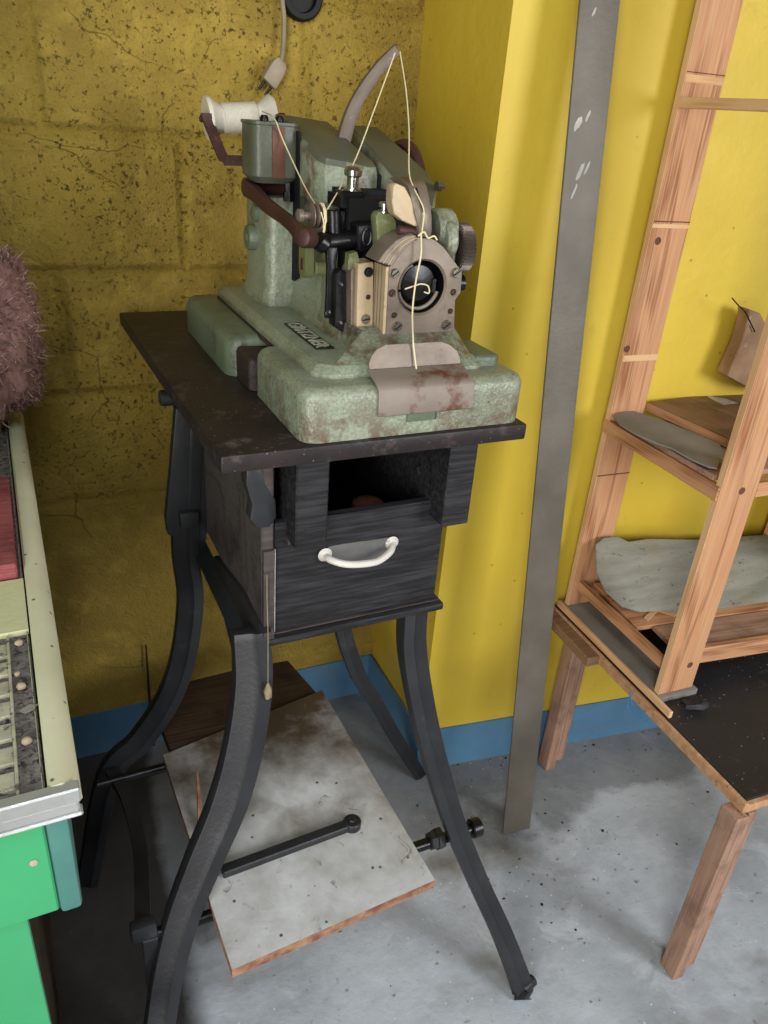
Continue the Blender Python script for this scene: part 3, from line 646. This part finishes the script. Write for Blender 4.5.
# needle head: cream side cheek and grey rounded nose
bm = B(); g = [Mv(x, y, .100) for x, y in ((393, 186), (396, 183), (405, 187), (411, 198), (415, 211), (420, 226), (414, 226), (403, 221), (394, 214), (392, 202))]; ext(bm, g, EY*.018); bev(bm, .001, 1); part('head_cheek', bm, 'steel_cream', sm, label='cream steel cheek plate')
loops = []
for (xa, ya, xb, yb, v) in ((402, 181, 424, 180, .130), (408, 186, 427, 187, .113), (411, 197, 430, 201, .101), (415, 213, 432, 217, .0965), (419, 228, 432, 230, .0965), (419, 237, 431, 237, .099)):
    a, b = Mv(xa, ya, v), Mv(xb, yb, v); loops.append([a, a.lerp(b, .5)-EY*.0015, b, b+EY*.04, a+EY*.04])
bm = B(); loft(bm, loops); bev(bm, .0012, 2, 40); hd = part('needle_head', bm, 'steel', sm)
bm = B(); tube(bm, [Mv(416, 188, .109), Mv(420, 200, .0985), Mv(424, 212, .094)], .0013, 6); part('needle_groove', bm, 'void', hd)
bm = B(); cyl(bm, Mv(398, 230, .11), Mv(428, 234, .105), .006, 16); part('head_pivot', bm, 'rust', sm)
# right side: bearing, knurled wheel, handwheel
q = Mv(432, 230, .15)
bm = B(); cyl(bm, q, q+EX*.027, .027, 30); cyl(bm, q+EX*.005-EY*.015-EZ*.01, q+EX*.02-EY*.015-EZ*.01, .026, 24); ubox(bm, .33, .352, .14, .22, .10, .215); part('bearing', bm, 'green', sm)
bm = B(); q2 = Mv(460, 248, .155); o_ = q2-EX*.010; n = 44
def knurl(r, t): return [o_+EX*t+(EY*math.cos(2*math.pi*i/(2*n))+EZ*math.sin(2*math.pi*i/(2*n)))*(r-(.0028 if i % 2 else 0)) for i in range(2*n)]
loft(bm, [knurl(.029, 0), knurl(.032, .002), knurl(.032, .017), knurl(.029, .019)])
bm2 = bm; part('knurled_wheel', bm2, 'wheel', sm, smooth=20)
bm = B(); q3 = Mv(457, 283, .14); lathe(bm, q3-EX*.004, EX, [(.009, 0), (.011, .002), (.011, .012), (.008, .014)], 20); part('side_knob', bm, 'black_metal', sm)
bm = B(); q = Mv(435, 186, .18); lathe(bm, q+EX*.002, EX, [(.007, 0), (.007, .006), (.004, .007), (.004, .012)], 6); part('oiler_nut', bm, 'chrome', sm)
hw = M(.375, .36, .245); N = 40
bm = B(); rimp = [hw+(EY*math.cos(2*math.pi*i/N)+EZ*math.sin(2*math.pi*i/N))*.062 for i in range(N)]
loops = []
for i in range(N+1):
    a = 2*math.pi*i/N; rd = EY*math.cos(a)+EZ*math.sin(a); loops.append([hw+rd*.062+EX*.009*math.cos(b)+rd*.008*math.sin(b) for b in [2*math.pi*k/8 for k in range(8)]])
loft(bm, loops, False)
lathe(bm, hw-EX*.02, EX, [(.016, 0), (.016, .035)], 20)
for k in range(3):
    a = 2*math.pi*k/3; rd = EY*math.cos(a)+EZ*math.sin(a); tube(bm, [hw+rd*.012, hw+rd*.06], .006, 8)
part('handwheel', bm, 'rust', sm)
# throat plates
bm = B(); g = [Mw(331, 376, .066)]
prof = [(.036, .0735), (.026, .0700), (.016, .0675), (.008, .0640), (.003, .057), (.002, .027)]
loops = []
for v, w in prof:
    k = 0 if w > .06 else (1 if w < .05 else .5)
    loops.append([M(.186+.002*k, v, w), M(.3165+.002*k, v, w), M(.3165+.002*k, v-.0015, w+.0015), M(.186+.002*k, v-.0015, w+.0015)])
loft(bm, loops); part('front_plate', bm, 'steel_rust', sm, label='rust stained bent cover plate')
bm = B(); ubox(bm, .228, .268, .0022, .0045, .017, .0275); part('plate_notch', bm, 'green_dirty', sm)
bm = B(); ubox(bm, .266, .268, .0018, .0045, .0175, .030); part('notch_clip', bm, 'chrome', sm)
g = []
for u, w in ((.189, .0735), (.189, .081), (.193, .089), (.201, .096), (.212, .1005), (.290, .1005), (.302, .096), (.311, .089), (.315, .081), (.315, .0735)): g.append(M(u, .0385+(w-.0735)*.35, w))
bm = B(); ext(bm, g, -EY*.0025+EZ*.001); bev(bm, .0006, 1); part('throat_plate', bm, 'steel', sm)
bm = B(); slab(bm, .345, .385, .05, .13, .06, .078, .01, .006); part('corner_block', bm, 'green_dirty', sm)
# badge with raised letters, read from the left side
bc = [Mw(x, y, .0775) for x, y in ((286.5, 327), (298, 322), (331, 344), (319, 351))]
cen = sum(bc, V())/4; hl, hh = .0, .0
u_of = lambda p: (p-A0).dot(EX); v_of = lambda p: (p-A0).dot(EY)
us = [u_of(p) for p in bc]; vs = [v_of(p) for p in bc]
BU, BV = (us[0]+us[1]+us[2]+us[3])/4, sum(vs)/4; hl = (max(vs)-min(vs))*.46; hh = .0125
bm = B(); slab(bm, BU-hh, BU+hh, BV-hl, BV+hl, .0765, .0785, .002, .0005); bd = part('badge', bm, 'badge', sm)
fc = bpy.data.curves.new('badge_text', 'FONT'); fc.body = 'GRITZNER'; fc.size = 1; fc.extrude = .02; fc.align_x = 'CENTER'; fc.align_y = 'CENTER'; fc.offset = .015
fo = bpy.data.objects.new('badge_text', fc); C.objects.link(fo); bpy.context.view_layer.update()
me = bpy.data.meshes.new_from_object(fo.evaluated_get(bpy.context.evaluated_depsgraph_get()))
xs = [v.co.x for v in me.vertices]; ys = [v.co.y for v in me.vertices]
sx = 1.86*hl/(max(xs)-min(xs)); sy = 1.65*hh/(max(ys)-min(ys)); my = (max(ys)+min(ys))/2; mx = (max(xs)+min(xs))/2
for v in me.vertices:
    p = M(BU, BV, .0786) - EY*(v.co.x-mx)*sx + EX*(v.co.y-my)*sy + EZ*(.0006 if v.co.z > 0 else 0); v.co = p-SM
bpy.data.objects.remove(fo); bpy.data.curves.remove(fc)
me.materials.clear(); me.materials.append(MT['badge_letters'])
bt = bpy.data.objects.new('badge_lettering', me); C.objects.link(bt); bt.parent = bd

# spool of white thread on the machine's pin
sa, sb = M(.113, .50, .319), M(.217, .50, .329); sax = (sb-sa).normalized(); SL = (sb-sa).length
spl = thing('thread_spool', 'white bobbin of thread lying on the bracket behind the sewing machine', 'spool', (sa+sb)/2-EZ*.03)
bm = B(); lathe(bm, sa, sax, [(.010, 0), (.029, .001), (.031, .006), (.026, .012), (.019, .022), (.017, .026), (.017, SL-.026), (.019, SL-.022), (.026, SL-.012), (.030, SL-.006), (.028, SL-.001), (.010, SL)], 32); part('bobbin', bm, 'spool', spl)
bm = B(); pr = [(.017, .024)]
for k in range(26): pr += [(.0212, .025+k*.002), (.0203, .026+k*.002)]
pr.append((.017, .078)); lathe(bm, sa, sax, pr, 28); part('thread_winding', bm, 'spool', spl)

# thread run through the machine
bm = B()
def run(pts, r=.0009): tube(bm, crom(pts, 4), r, 6)
run([M(.19, .47, .335), Mv(274, 118, .340), Mv(283, 140, .337), Mv(303, 183, .27), Mv(318, 209, .192)])
lp_ = [tq+EX*(.001+.004*i/24)+(EY*math.cos(i*.8)+EZ*math.sin(i*.8))*.0155 for i in range(25)]; tube(bm, lp_, .0009, 5)
run([Mv(321, 212, .175), Mv(324, 225, .172), Mv(322, 240, .165)]); run([Mv(326, 212, .176), Mv(325, 226, .172), Mv(323, 241, .166)])
run([Mv(327, 210, .178), Mv(340, 188, .20), Mv(356, 158, .235), Mv(376, 105, .27), Mv(395, 53, .295)])
run([Mv(400, 52, .294), Mv(406, 90, .25), Mv(409, 130, .20), Mv(409, 170, .14), Mv(413, 186, .115), Mv(420, 200, .0960), Mv(424, 212, .0925), Mv(422, 232, .0925)])
run([Mv(421, 233, .088), Mv(421, 255, .086), Mv(416, 280, .085), Mv(412.5, 310, .078), Mv(413, 338, .046), Mv(414, 350, .0395), Mv(417, 374, .029)], .0011)
run([Mv(418, 236, .088), Mv(424, 232, .086), Mv(428, 238, .086), Mv(434, 236, .086), Mv(437, 240, .086)], .0011)
run([Mv(405, 289, .085), Mv(414, 286, .088), Mv(421, 284, .090), Mv(428, 286, .090), Mv(429, 293, .089), Mv(424, 292, .090)], .0009)
tag(finish('sewing_thread', bm, 'thread', M(.19, .47, .335)), 'cream thread strung over the take-up arm and down the face plate', 'thread')

# ------------------------------------------------------------------ wall fittings
wy = wall_y(.38)
pg = thing('power_plug', 'old beige plug dangling on its cord against the block wall', 'plug', V((.372, wy-.03, 1.42)))
d = (ony(284, 62, wy-.025)-ony(268, 84, wy-.025)).normalized(); p0 = ony(268, 84, wy-.025); p1 = ony(282, 60, wy-.025)
bm = B(); a_, b_, c_ = basis(d); side = d.cross(EY).normalized()
def sl(p, w, t): return [p+side*w-EY*t, p+side*w+EY*t, p-side*w+EY*t, p-side*w-EY*t]
loft(bm, [sl(p0, .014, .010), sl(p0.lerp(p1, .6), .014, .010), sl(p0.lerp(p1, .85), .012, .009), sl(p1, .007, .006)]); bev(bm, .003, 2); part('plug_body', bm, 'plug', pg)
for s in (-1, 1):
    bm = B(); q = p0+side*.007*s; cyl(bm, q+d*.002, q-d*.017, .0024, 10); part('prong', bm, 'black_metal', pg)
bm = B(); tube(bm, crom([p1-d*.004, ony(283, 50, wy-.022), ony(284, 20, wy-.018), ony(282, -5, wy-.014), ony(281, -60, wy-.012)], 5), .0042, 10); part('cord', bm, 'cord', pg)
bm = B(); q = ony(301, -3, wall_y(.42)); lathe(bm, q+EY*.004, -V((0, 1, 0)), [(.036, 0), (.036, .012), (.032, .018), (.024, .018), (.022, .008), (.004, .008)], 32)
tag(finish('wall_socket', bm, 'black_plastic', q), 'round black socket on the yellow block wall above the plug', 'socket')

# ------------------------------------------------------------------ steel strip
ss0, ss1 = onz(503, 836, .0), onz(530, 830, .0)
top = V((.722, pier_y(.74)-.007, 2.08)); 
bt_ = V((ss0.x, ss0.y, .002))
st = thing('steel_strip', 'long grey flat steel bar leaning on the yellow wall behind the stand', 'bar', V((.80, .96, 0)))
o = board('bar', bt_, top, ss1-ss0, .066, .005, 'steel_strip', st, .001)
sy = (ss1-ss0).normalized(); sx_ = (top-bt_).normalized(); sy = (sy-sx_*sy.dot(sx_)).normalized(); sn = sx_.cross(sy)
for px_, py_, ln, wd in ((578, 124, .020, .010), (588, 116, .016, .005), (580, 172, .026, .007), (587, 168, .020, .004), (574, 192, .022, .004), (594, 12, .012, .004)):
    q = on_plane(px_, py_, bt_, sn); bm = B(); out = []
    face = -.0003 if sn.dot(FW) > 0 else .0053
    for k in range(18):
        a = 6.2832*k/18; kk = 1+.35*noise.noise(V((math.cos(a)*2, math.sin(a)*2, px_)))
        out.append(q-sn*(q-bt_).dot(sn)+sn*face+sx_*math.cos(a)*ln*.5*kk+sy*math.sin(a)*wd*.5*kk+sy*math.cos(a)*ln*.2)
    ext(bm, out, sn*.0002); part('paint_smear', bm, 'white_paint', o, label='whitish paint smear')
# ------------------------------------------------------------------ bench at right
BH = .45
bench = thing('work_bench', 'low bench with scuffed black top and raw edges by the yellow wall', 'bench', (1.3, .88, 0))
bm = B(); ext(bm, [V((.942, .592, BH-.006)), V((1.95, .592, BH-.006)), V((1.95, pier_y(1.95)-.012, BH-.006)), V((.942, pier_y(.942)-.012, BH-.006))], (0, 0, .006)); part('tabletop', bm, 'bench_black', bench)
bm = B(); ext(bm, [V((.933, .583, BH-.022)), V((1.95, .583, BH-.022)), V((1.95, pier_y(1.95)-.012, BH-.022)), V((.933, pier_y(.933)-.012, BH-.022))], (0, 0, .016)); wbox(bm, .933, .942, .583, pier_y(.94)-.012, BH-.006, BH-.001); bev(bm, .0015, 1); part('panel', bm, 'chipboard', bench)
bm = B(); q = onz(548, 600, BH); wbox(bm, .905, .955, .98, 1.155, BH-.024, BH-.002); bev(bm, .002, 1); part('edge_batten', bm, 'brown_board', bench)
for (x0, y0) in ((.916, .575), (.966, 1.098)):
    lg = board('leg', V((x0, y0, 0)), V((x0, y0, BH-.0225)), V((0, 1, 0)), .036, -.026, 'fir_grey', bench)
    board('leg_cleat', V((x0+.03, y0+.004, .02)), V((x0+.03, y0+.004, BH-.0225)), V((0, 1, 0)), .03, -.018, 'fir_grey', lg)
board('leg', V((1.85, .60, 0)), V((1.85, .60, BH-.0225)), V((0, 1, 0)), .036, -.026, 'fir_grey', bench)
# blue string
bm = B(); q = [onx(x, y, .931) for x, y in ((632, 690), (628, 702), (630, 712), (645, 719), (651, 722))]; tube(bm, crom(q, 4), .0008, 5)
q = [onx(x, y, .9315) for x, y in ((634, 691), (631, 700), (636, 708), (646, 712))]; tube(bm, crom(q, 4), .0007, 5)
tag(finish('blue_string', bm, 'blue_string', q[0]), 'short loop of bright blue string hanging off the bench edge', 'string')
# grey base panel with plywood edge under the shelf posts
bp0, bp1 = onz(672, 715, BH+.013), onz(562, 590, BH+.013)
ps = thing('plywood_strip', 'grey-topped plywood strip lying on the bench under the shelf posts', 'strip', (.98, .95, BH))
bm = B(); X0 = .944
wbox(bm, X0+.0085, 1.045, .826, 1.160, BH+.0005, BH+.013); part('grey_panel', bm, 'grey_liner', ps)
board('plywood_edge', V((X0, .785, BH+.0005)), V((X0, 1.160, BH+.0005)), V((1, 0, 0)), .008, -.015, 'fir_pale', ps)
# ------------------------------------------------------------------ shelf unit
PZ = BH+.0135
su = thing('shelf_unit', 'open wooden shelf unit of fir planks standing on the low bench', 'shelf', (1.3, .98, PZ))
XL = .957; PW = .080; TP = .013; YF = .833; YR = 1.137; SK = -.075
def post(y, nm='post'):
    o = board(nm, V((XL, y, PZ)), V((XL, y, 2.05)), V((1, 0, 0)), PW, TP, 'fir', su)
    # board's thickness runs along X x Y: up x right = rear
    return o
pf = post(YF); prr = post(YR)
board('post_edge', V((XL-.0009, YF, PZ)), V((XL-.0009, YF, 2.05)), V((0, 1, 0)), TP, -.0009, 'fir_pale', pf, 0)
board('post_edge', V((XL-.0009, YR, PZ)), V((XL-.0009, YR, 2.05)), V((0, 1, 0)), TP, -.0009, 'fir_pale', prr, 0)
# saw grooves and let-in strips across the posts
for pst, yy, rows in ((prr, YR, ((75, 83, 'fir_pale'), (72, 73, 'groove'), (221, 222.2, 'groove'), (224, 228, 'fir_pale'), (355, 361, 'fir_pale'), (474, 475, 'groove'))),):
    for y0, y1, m in rows:
        xm = 712-(y0)*.212; za, zb = ony(xm, y0, yy).z, ony(xm, y1, yy).z
        bm = B(); wbox(bm, XL+.0005, XL+PW-.0005, yy-.0006, yy+.0004, zb, za); part('groove' if m == 'groove' else 'inlay_strip', bm, m, pst)
def knots(pst, y, pts):
    for x, yy in pts:
        q = ony(x, yy, y); bm = B(); lathe(bm, V((q.x, y+.0004, q.z)), -V((0, 1, 0)), [(.007, 0), (.0065, .0008), (.003, .001)], 14); part('knot', bm, 'groove', pst)
knots(prr, YR, ((658, 241), (627, 349)))
knots(pf, YF, ((690, 665), (742, 491)))
for x in (1.44,):
    for y in (YF, YR-.045): board('post', V((x, y, PZ)), V((x, y, 2.05)), V((1, 0, 0)), PW, TP, 'fir', su)
# cleats tie front and rear posts on the left side; shelves rest on them
def cleat(z, h, mat='fir', y0=YF+.002, y1=YR+TP, x=XL-.004, t=.014): return board('cleat', V((x, y0, z)), V((x, y1, z)), V((0, 0, 1)), h, t, mat, su)
z_mid = onx(610, 430, XL-.004).z
cleat(ony(677, 108, YR).z, .016, 'fir_pale', YF+.002, YR+.0)
cleat(z_mid-.012, .026)
bm = B(); wbox(bm, XL+PW, 1.44, YF+.0, YF+.02, z_mid-.012, z_mid+.014); part('front_rail', bm, 'fir', su)
zt = z_mid+.0142
board('shelf_board', V((XL+.002, YF+.025, zt)), V((1.44, YF+.025, zt)), V((0, 1, 0)), YR-YF-.026-.04, .010, 'fir_grey', su)
# lower shelf
z_lo = PZ+.04
cl = board('cleat', V((XL+.012, YF+TP, z_lo)), V((XL+.012, YR, z_lo)), V((0, 0, 1)), .022, .014, 'fir', su)
def skew(x, y, z): return V((x, y+SK*(x-XL), z))
zb = z_lo+.012
board('shelf_board', skew(XL+.06, YF+.05, zb), skew(1.44, YF+.05, zb), V((0, 1, 0)), .075, .010, 'fir_grey', su)
board('shelf_board', skew(XL+.03, YF+.128, zb), skew(1.44, YF+.128, zb), V((0, 1, 0)), .165, .010, 'fir', su)
board('front_rail', skew(XL+PW-.015, YF+.030, z_lo-.006), skew(1.44, YF+.030, z_lo-.006), V((0, 0, 1)), .036, -.014, 'fir', su)
# things on the shelves
zs = zt+.0102
bm = B(); P = [(612, 419), (629, 413), (660, 423), (690, 434), (718, 446), (723, 455), (716, 472), (708, 471), (690, 463), (672, 452), (655, 446), (634, 437), (620, 428)]
g = [onz(x, y, zs) for x, y in P]; ext(bm, g, (0, 0, .003))
for v in bm.verts:
    v.co.z += .004*noise.noise(v.co*25) + .004
tag(finish('liner_sheet', bm, 'grey_liner', g[0]), 'curling dusty grey sheet lying on the middle shelf', 'sheet')
board('brown_board', onz(645, 411, zs+.0004), onz(729, 450, zs+.0004), V((1, 0, 0)), .40, .019, ['brown_board', 'fir'], None)
bb = C.objects.get('brown_board') or bpy.data.objects['brown_board']; 
for p in bb.data.polygons:
    if abs(p.normal.z) < .5: p.material_index = 1
tag(bb, 'loose brown board with white scrape resting on the middle shelf', 'board')
q = onz(716, 396, zs+.0146)
bm = B(); g = [onz(x, y, zs+.0196) for x, y in ((700, 391), (714, 397), (726, 399), (738, 403), (724, 405), (711, 399))]; ext(bm, g, (0, 0, .0004)); o = finish('paint_scrape', bm, 'white_paint', g[0], bb)
# leaning grey green sheet on the lower shelf
yl = onz(690, 613, zb+.0105).y
outline = [(596, 545), (604, 538), (618, 537), (629, 542), (650, 539), (700, 540), (740, 537), (768, 535), (800, 533), (800, 612), (768, 614), (720, 616), (690, 614), (660, 611), (640, 612), (622, 607), (606, 592), (597, 572)]
bm = B(); pts = [ony(x, y, yl+.03 if y < 560 else yl) for x, y in outline]
lean = YR-.022-yl
pts = []
for x, y in outline:
    k = lean*max(0, 1-(y-535)/80); q = ony(x, y, yl+k)
    q = on_plane(x, y, V((1.141, yl+k, 0)), V((-SK, 1, 0)))
    if y > 600: q.z = max(q.z, zb+.0106)
    pts.append(q)
nrm = V((.0, -1, .3)).normalized(); ext(bm, pts, -nrm*.004)
bmesh.ops.triangulate(bm, faces=[f for f in bm.faces if len(f.verts) > 4])
bmesh.ops.subdivide_edges(bm, edges=bm.edges[:], cuts=2, use_grid_fill=True)
tag(finish('curved_sheet', bm, 'grey_sheet', pts[13], smooth=50), 'big grey-green linoleum offcut leaning upright on the lower shelf', 'sheet')
bm = B(); q = [onz(x, y, zb+.0105) for x, y in ((644, 618), (655, 607), (680, 613), (674, 617), (658, 611), (648, 621))]; ext(bm, q, (0, 0, .002))
tag(finish('wood_shavings', bm, 'fir_pale', q[0]), 'pale curled shaving in front of the leaning linoleum offcut', 'shaving')
bm = B(); q = onz(690, 706, BH+.001); c0 = onz(672, 716, BH+.0005)
lathe(bm, V((.985, .800, BH+.001)), V((1, -.25, 0)), [(.010, 0), (.014, .006), (.012, .02), (.015, .035), (.009, .05)], 7)
for v in bm.verts: v.co += V([.004*noise.noise(v.co*60+V((k*7, 0, 0))) for k in range(3)]); v.co.z = max(BH+.0006, v.co.z-.0)
for v in bm.verts: v.co.z = max(BH+.0006, BH+(v.co.z-BH)*.8+.009)
tag(finish('charred_chunk', bm, 'black_wood', V((.99, .80, BH))), 'small dark charred chunk on the bench before the front post', 'chunk')
# card with a wire behind the front post
cp = thing('card_packet', 'torn brown card packet with a wire leaning at the wall behind the front post', 'packet', ony(738, 384, 1.12)-V((0,0,.0)))
bm = B(); g = [ony(x, y, 1.10) for x, y in ((727, 376), (741, 345), (748, 322), (749, 309), (760, 313), (770, 330), (768, 392), (748, 388))]; ext(bm, g, (0, .03, 0)); bev(bm, .002, 1); part('card', bm, 'paper', cp)
bm = B(); q = [ony(x, y, 1.095) for x, y in ((732, 298), (738, 305), (745, 312), (750, 322), (755, 332))]; tube(bm, crom(q, 4), .0012, 6); part('wire', bm, 'black_metal', cp)

# ------------------------------------------------------------------ cream-topped green machine at left
gm = thing('trimming_machine', 'green cabinet machine with cream railed tray at the left edge', 'machine', (-.25, .95, 0))
GT = math.radians(3.7); GX = V((math.cos(GT), math.sin(GT), 0)); GY = V((-math.sin(GT), math.cos(GT), 0)); G0 = V((-.031, .500, .90))
def G(a, b, z): return G0 + GX*a + GY*b + V((0, 0, z))
def gbox(bm, a0, a1, b0, b1, z0, z1, mi=0): return box8(bm, G(a0, b0, z0), GX*(a1-a0), GY*(b1-b0), V((0, 0, z1-z0)), mi)
GL = .90
bm = B(); gbox(bm, -.42, -.004, .012, GL, -.045, -.012); part('tray', bm, 'black_metal', gm)
bm = B(); prof = [(-.0245, -.012), (-.0245, -.002), (-.022, .001), (-.014, .002), (-.006, -.001), (-.001, -.008), (.0, -.020), (-.006, -.024)]
loft(bm, [[G(a, b, z) for a, z in prof] for b in (0.0, .3, .6, GL)]); part('rail', bm, 'cream_pad', gm)
bm = B(); gbox(bm, -.42, -.001, -.010, .002, -.014, .001); gbox(bm, -.42, -.003, -.008, .004, -.026, -.0142); gbox(bm, -.42, -.001, -.010, .002, -.030, -.0262); bev(bm, .0015, 1); part('front_trim', bm, 'alu', gm)
bm = B(); gbox(bm, -.42, -.0265, .002, GL, -.012, -.0075); part('dust_bed', bm, 'grit', gm, kind=None)
bm = B()
for k in range(7): gbox(bm, -.30, -.0475, .012+.030*k, .032+.030*k, -.0075, -.003)
gbox(bm, -.0475, -.045, .004, .225, -.0075, -.002); gbox(bm, -.0285, -.0275, .004, GL, -.0075, -.003); bev(bm, .001, 1); part('slat_grid', bm, 'slat', gm)
bm = B(); gbox(bm, -.30, -.0262, .228, .330, -.0075, -.001); part('cream_panel', bm, 'cream_panel', gm)
bm = B(); gbox(bm, -.42, -.032, .006, .02, -.155, -.031); bev(bm, .002, 1); part('apron', bm, 'cab_green', gm)
bm = B(); gbox(bm, -.0315, -.013, .004, .80, -.158, -.031); bev(bm, .004, 2); part('side_flange', bm, 'cab_flange', gm, label='blue-green side flange')
bm = B(); gbox(bm, -.42, -.060, .022, .032, -.898, -.046); bev(bm, .003, 2); part('front_panel', bm, 'cab_green', gm)
bm = B(); gbox(bm, -.42, -.085, .033, GL-.05, -.898, -.046); bev(bm, .004, 2); part('cabinet', bm, 'dark_board', gm, label='dark inner case')
bm = B(); q = G(-.045, .0055, -.085); lathe(bm, q, -GY, [(.004, 0), (.0035, .0006), (.002, .001)], 6); part('paint_chip', bm, 'slat', gm)
bm = B(); gbox(bm, -.52, -.20, .15, .75, -.012, .50); gbox(bm, -.45, -.25, .25, .65, .50, 1.2); bev(bm, .006, 2); part('shade_block', bm, 'cab_green', gm)  # added out-of-view block that shades the left of the back wall
# red block and pebbles on the tray
bm = B(); gbox(bm, -.30, -.031, .338, .585, -.0073, .014); bev(bm, .002, 1); tag(finish('red_block', bm, 'red_wood', G(-.1, .46, -.008)), 'faded red wooden block lying on the cream machine tray', 'block')
for i, (x, y) in enumerate(((19, 643), (21, 686), (17, 674), (27, 741), (60, 560))):
    if i == 4: continue
    q = onz(x, y, .90-.004); bm = B(); bmesh.ops.create_icosphere(bm, subdivisions=2, radius=.0045 if i != 2 else .003)
    for v in bm.verts: v.co *= 1+.25*noise.noise(v.co*300+V((i*9, 0, 0))); v.co.z *= .7; v.co += q
    tag(finish('pebble', bm, 'pebble', q), ['pale pebble nearest the cream panel on the tray dust', 'pale pebble in the middle of the tray dust row', 'tiny pebble beside the middle pebble on the tray', 'pale pebble nearest the front trim of the tray'][i], 'pebble', 'pebbles on the tray dust')
bm = B(); q = [onz(x, y, .8945) for x, y in ((19, 712), (29, 706), (38, 705), (34, 710), (25, 714))]; ext(bm, q, (0, 0, .0015)); tag(finish('foil_scrap', bm, 'alu', q[0]), 'small silvery foil scrap on the tray dust', 'scrap')
# fleece
FC = V((-.128, 1.305, 1.056)); bm = B(); bmesh.ops.create_icosphere(bm, subdivisions=4, radius=1)
def fshape(d):
    m_ = max(abs(d.x), abs(d.y), abs(d.z)); d = d*(.62+.38/m_) if m_ else d
    r = V((.080, .072, .128)); k = 1+.16*noise.noise(d*1.9+V((3, 1, 2)))+.14*noise.noise(d*4.3)+.06*noise.noise(d*11)
    p = V((d.x*r.x, d.y*r.y, d.z*r.z))*k
    if p.z < -.118: p.z = -.118-.02*abs(noise.noise(d*6))
    return FC+p
dirs = [v.co.normalized() for v in bm.verts]
for v, d in zip(bm.verts, dirs): v.co = fshape(d)
for _ in range(7000):
    z = random.uniform(-1, 1); a = random.uniform(0, 6.283); s = math.sqrt(1-z*z); d = V((s*math.cos(a), s*math.sin(a), z)); p = fshape(d)
    g = V((random.gauss(0, .7), random.gauss(0, .7), random.gauss(-.3, .7)))+d*.25; g.normalize()
    h = V((random.gauss(0, 1), random.gauss(0, 1), random.gauss(0, 1))).normalized(); L = random.uniform(.008, .022); w = random.uniform(.0004, .001)
    s_ = g.cross(h).normalized()*w; q = [p-d*.003, p+g*L*.35+d*.004, p+g*L*.65+h*L*.3, p+g*L*.75+h*L*.7]
    vs_ = [(bm.verts.new(x-s_*(1-.25*i)), bm.verts.new(x+s_*(1-.25*i))) for i, x in enumerate(q)]
    mi_ = 1 if random.random() < .22 else 0
    for (a1, b1), (a2, b2) in zip(vs_, vs_[1:]): bm.faces.new((a1, b1, b2, a2)).material_index = mi_
zm = .8925
for v in bm.verts: v.co.z = max(v.co.z, zm)
tag(finish('fibre_bundle', bm, ['fleece', 'fleece_pale'], V((FC.x, FC.y, zm)), smooth=60), 'matted pinkish-brown bundle of fibre at the rear of the cream tray', 'fibre')

# ------------------------------------------------------------------ floor debris
bm = B()
for _ in range(300):
    r = random.random()
    if r < .35: x, y = random.uniform(.68, 1.5), None; y = pier_y(x)-abs(random.gauss(.01, .05))
    elif r < .6: x, y = random.gauss(.85, .12), random.gauss(.93, .12)
    else: x, y = random.uniform(.1, 1.5), random.uniform(.35, 1.15)
    if (.90 < x < 1.02 and (.55 < y < .63 or 1.08 < y < 1.15)) or (.75 < x < .86 and .94 < y < .99): continue
    s = random.uniform(.001, .003) if random.random() < .93 else random.uniform(.003, .006)
    q = V((x, min(y, pier_y(max(x, .67))-.01 if x > .64 else 1.4), 0)); m = bmesh.ops.create_icosphere(bm, subdivisions=1, radius=s)
    sc = V((random.uniform(.6, 1.5), random.uniform(.6, 1.3), random.uniform(.25, .6))); mi = random.choice((0, 0, 1))
    for v in m['verts']: v.co = V((v.co.x*sc.x, v.co.y*sc.y, v.co.z*sc.z)) + V((0, 0, s*sc.z*.8)) + q
    for f in {f for v in m['verts'] for f in v.link_faces}: f.material_index = mi
o = finish('floor_debris', bm, ['rubble', 'black_wood'], (0, 0, 0), kind='stuff'); tag(o, 'loose grit and small chips scattered over the concrete floor', 'debris')

# ------------------------------------------------------------------ light
def area(name, loc, target, sx, sy, power, col):
    l = bpy.data.lights.new(name, 'AREA'); l.shape = 'RECTANGLE'; l.size = sx; l.size_y = sy; l.energy = power; l.color = col
    o = bpy.data.objects.new(name, l); C.objects.link(o); o.location = loc
    o.rotation_euler = (V(target)-V(loc)).to_track_quat('-Z', 'Y').to_euler(); return o
area('doorway_daylight', (-1.1, -1.38, 1.25), (-.9, 0, 1.15), .9, 2.0, 42, (1, .97, .93))
area('window_daylight', (1.9, -1.38, 1.6), (.5, .6, .9), .9, .9, 27, (.97, .98, 1))
area('skylight_daylight', (.1, -.45, 2.5), (.25, -.2, 0), .8, .6, 9, (.84, .92, 1))
w = bpy.data.worlds.new('world'); bpy.context.scene.world = w; w.use_nodes = True
w.node_tree.nodes['Background'].inputs[0].default_value = (.75, .85, 1, 1); w.node_tree.nodes['Background'].inputs[1].default_value = .6
vs_ = bpy.context.scene.view_settings; bpy.context.scene.display_settings.display_device = 'sRGB'
vs_.view_transform = 'Standard'; vs_.look = 'None'; vs_.gamma = 1; vs_.exposure = .74; vs_.use_curve_mapping = False
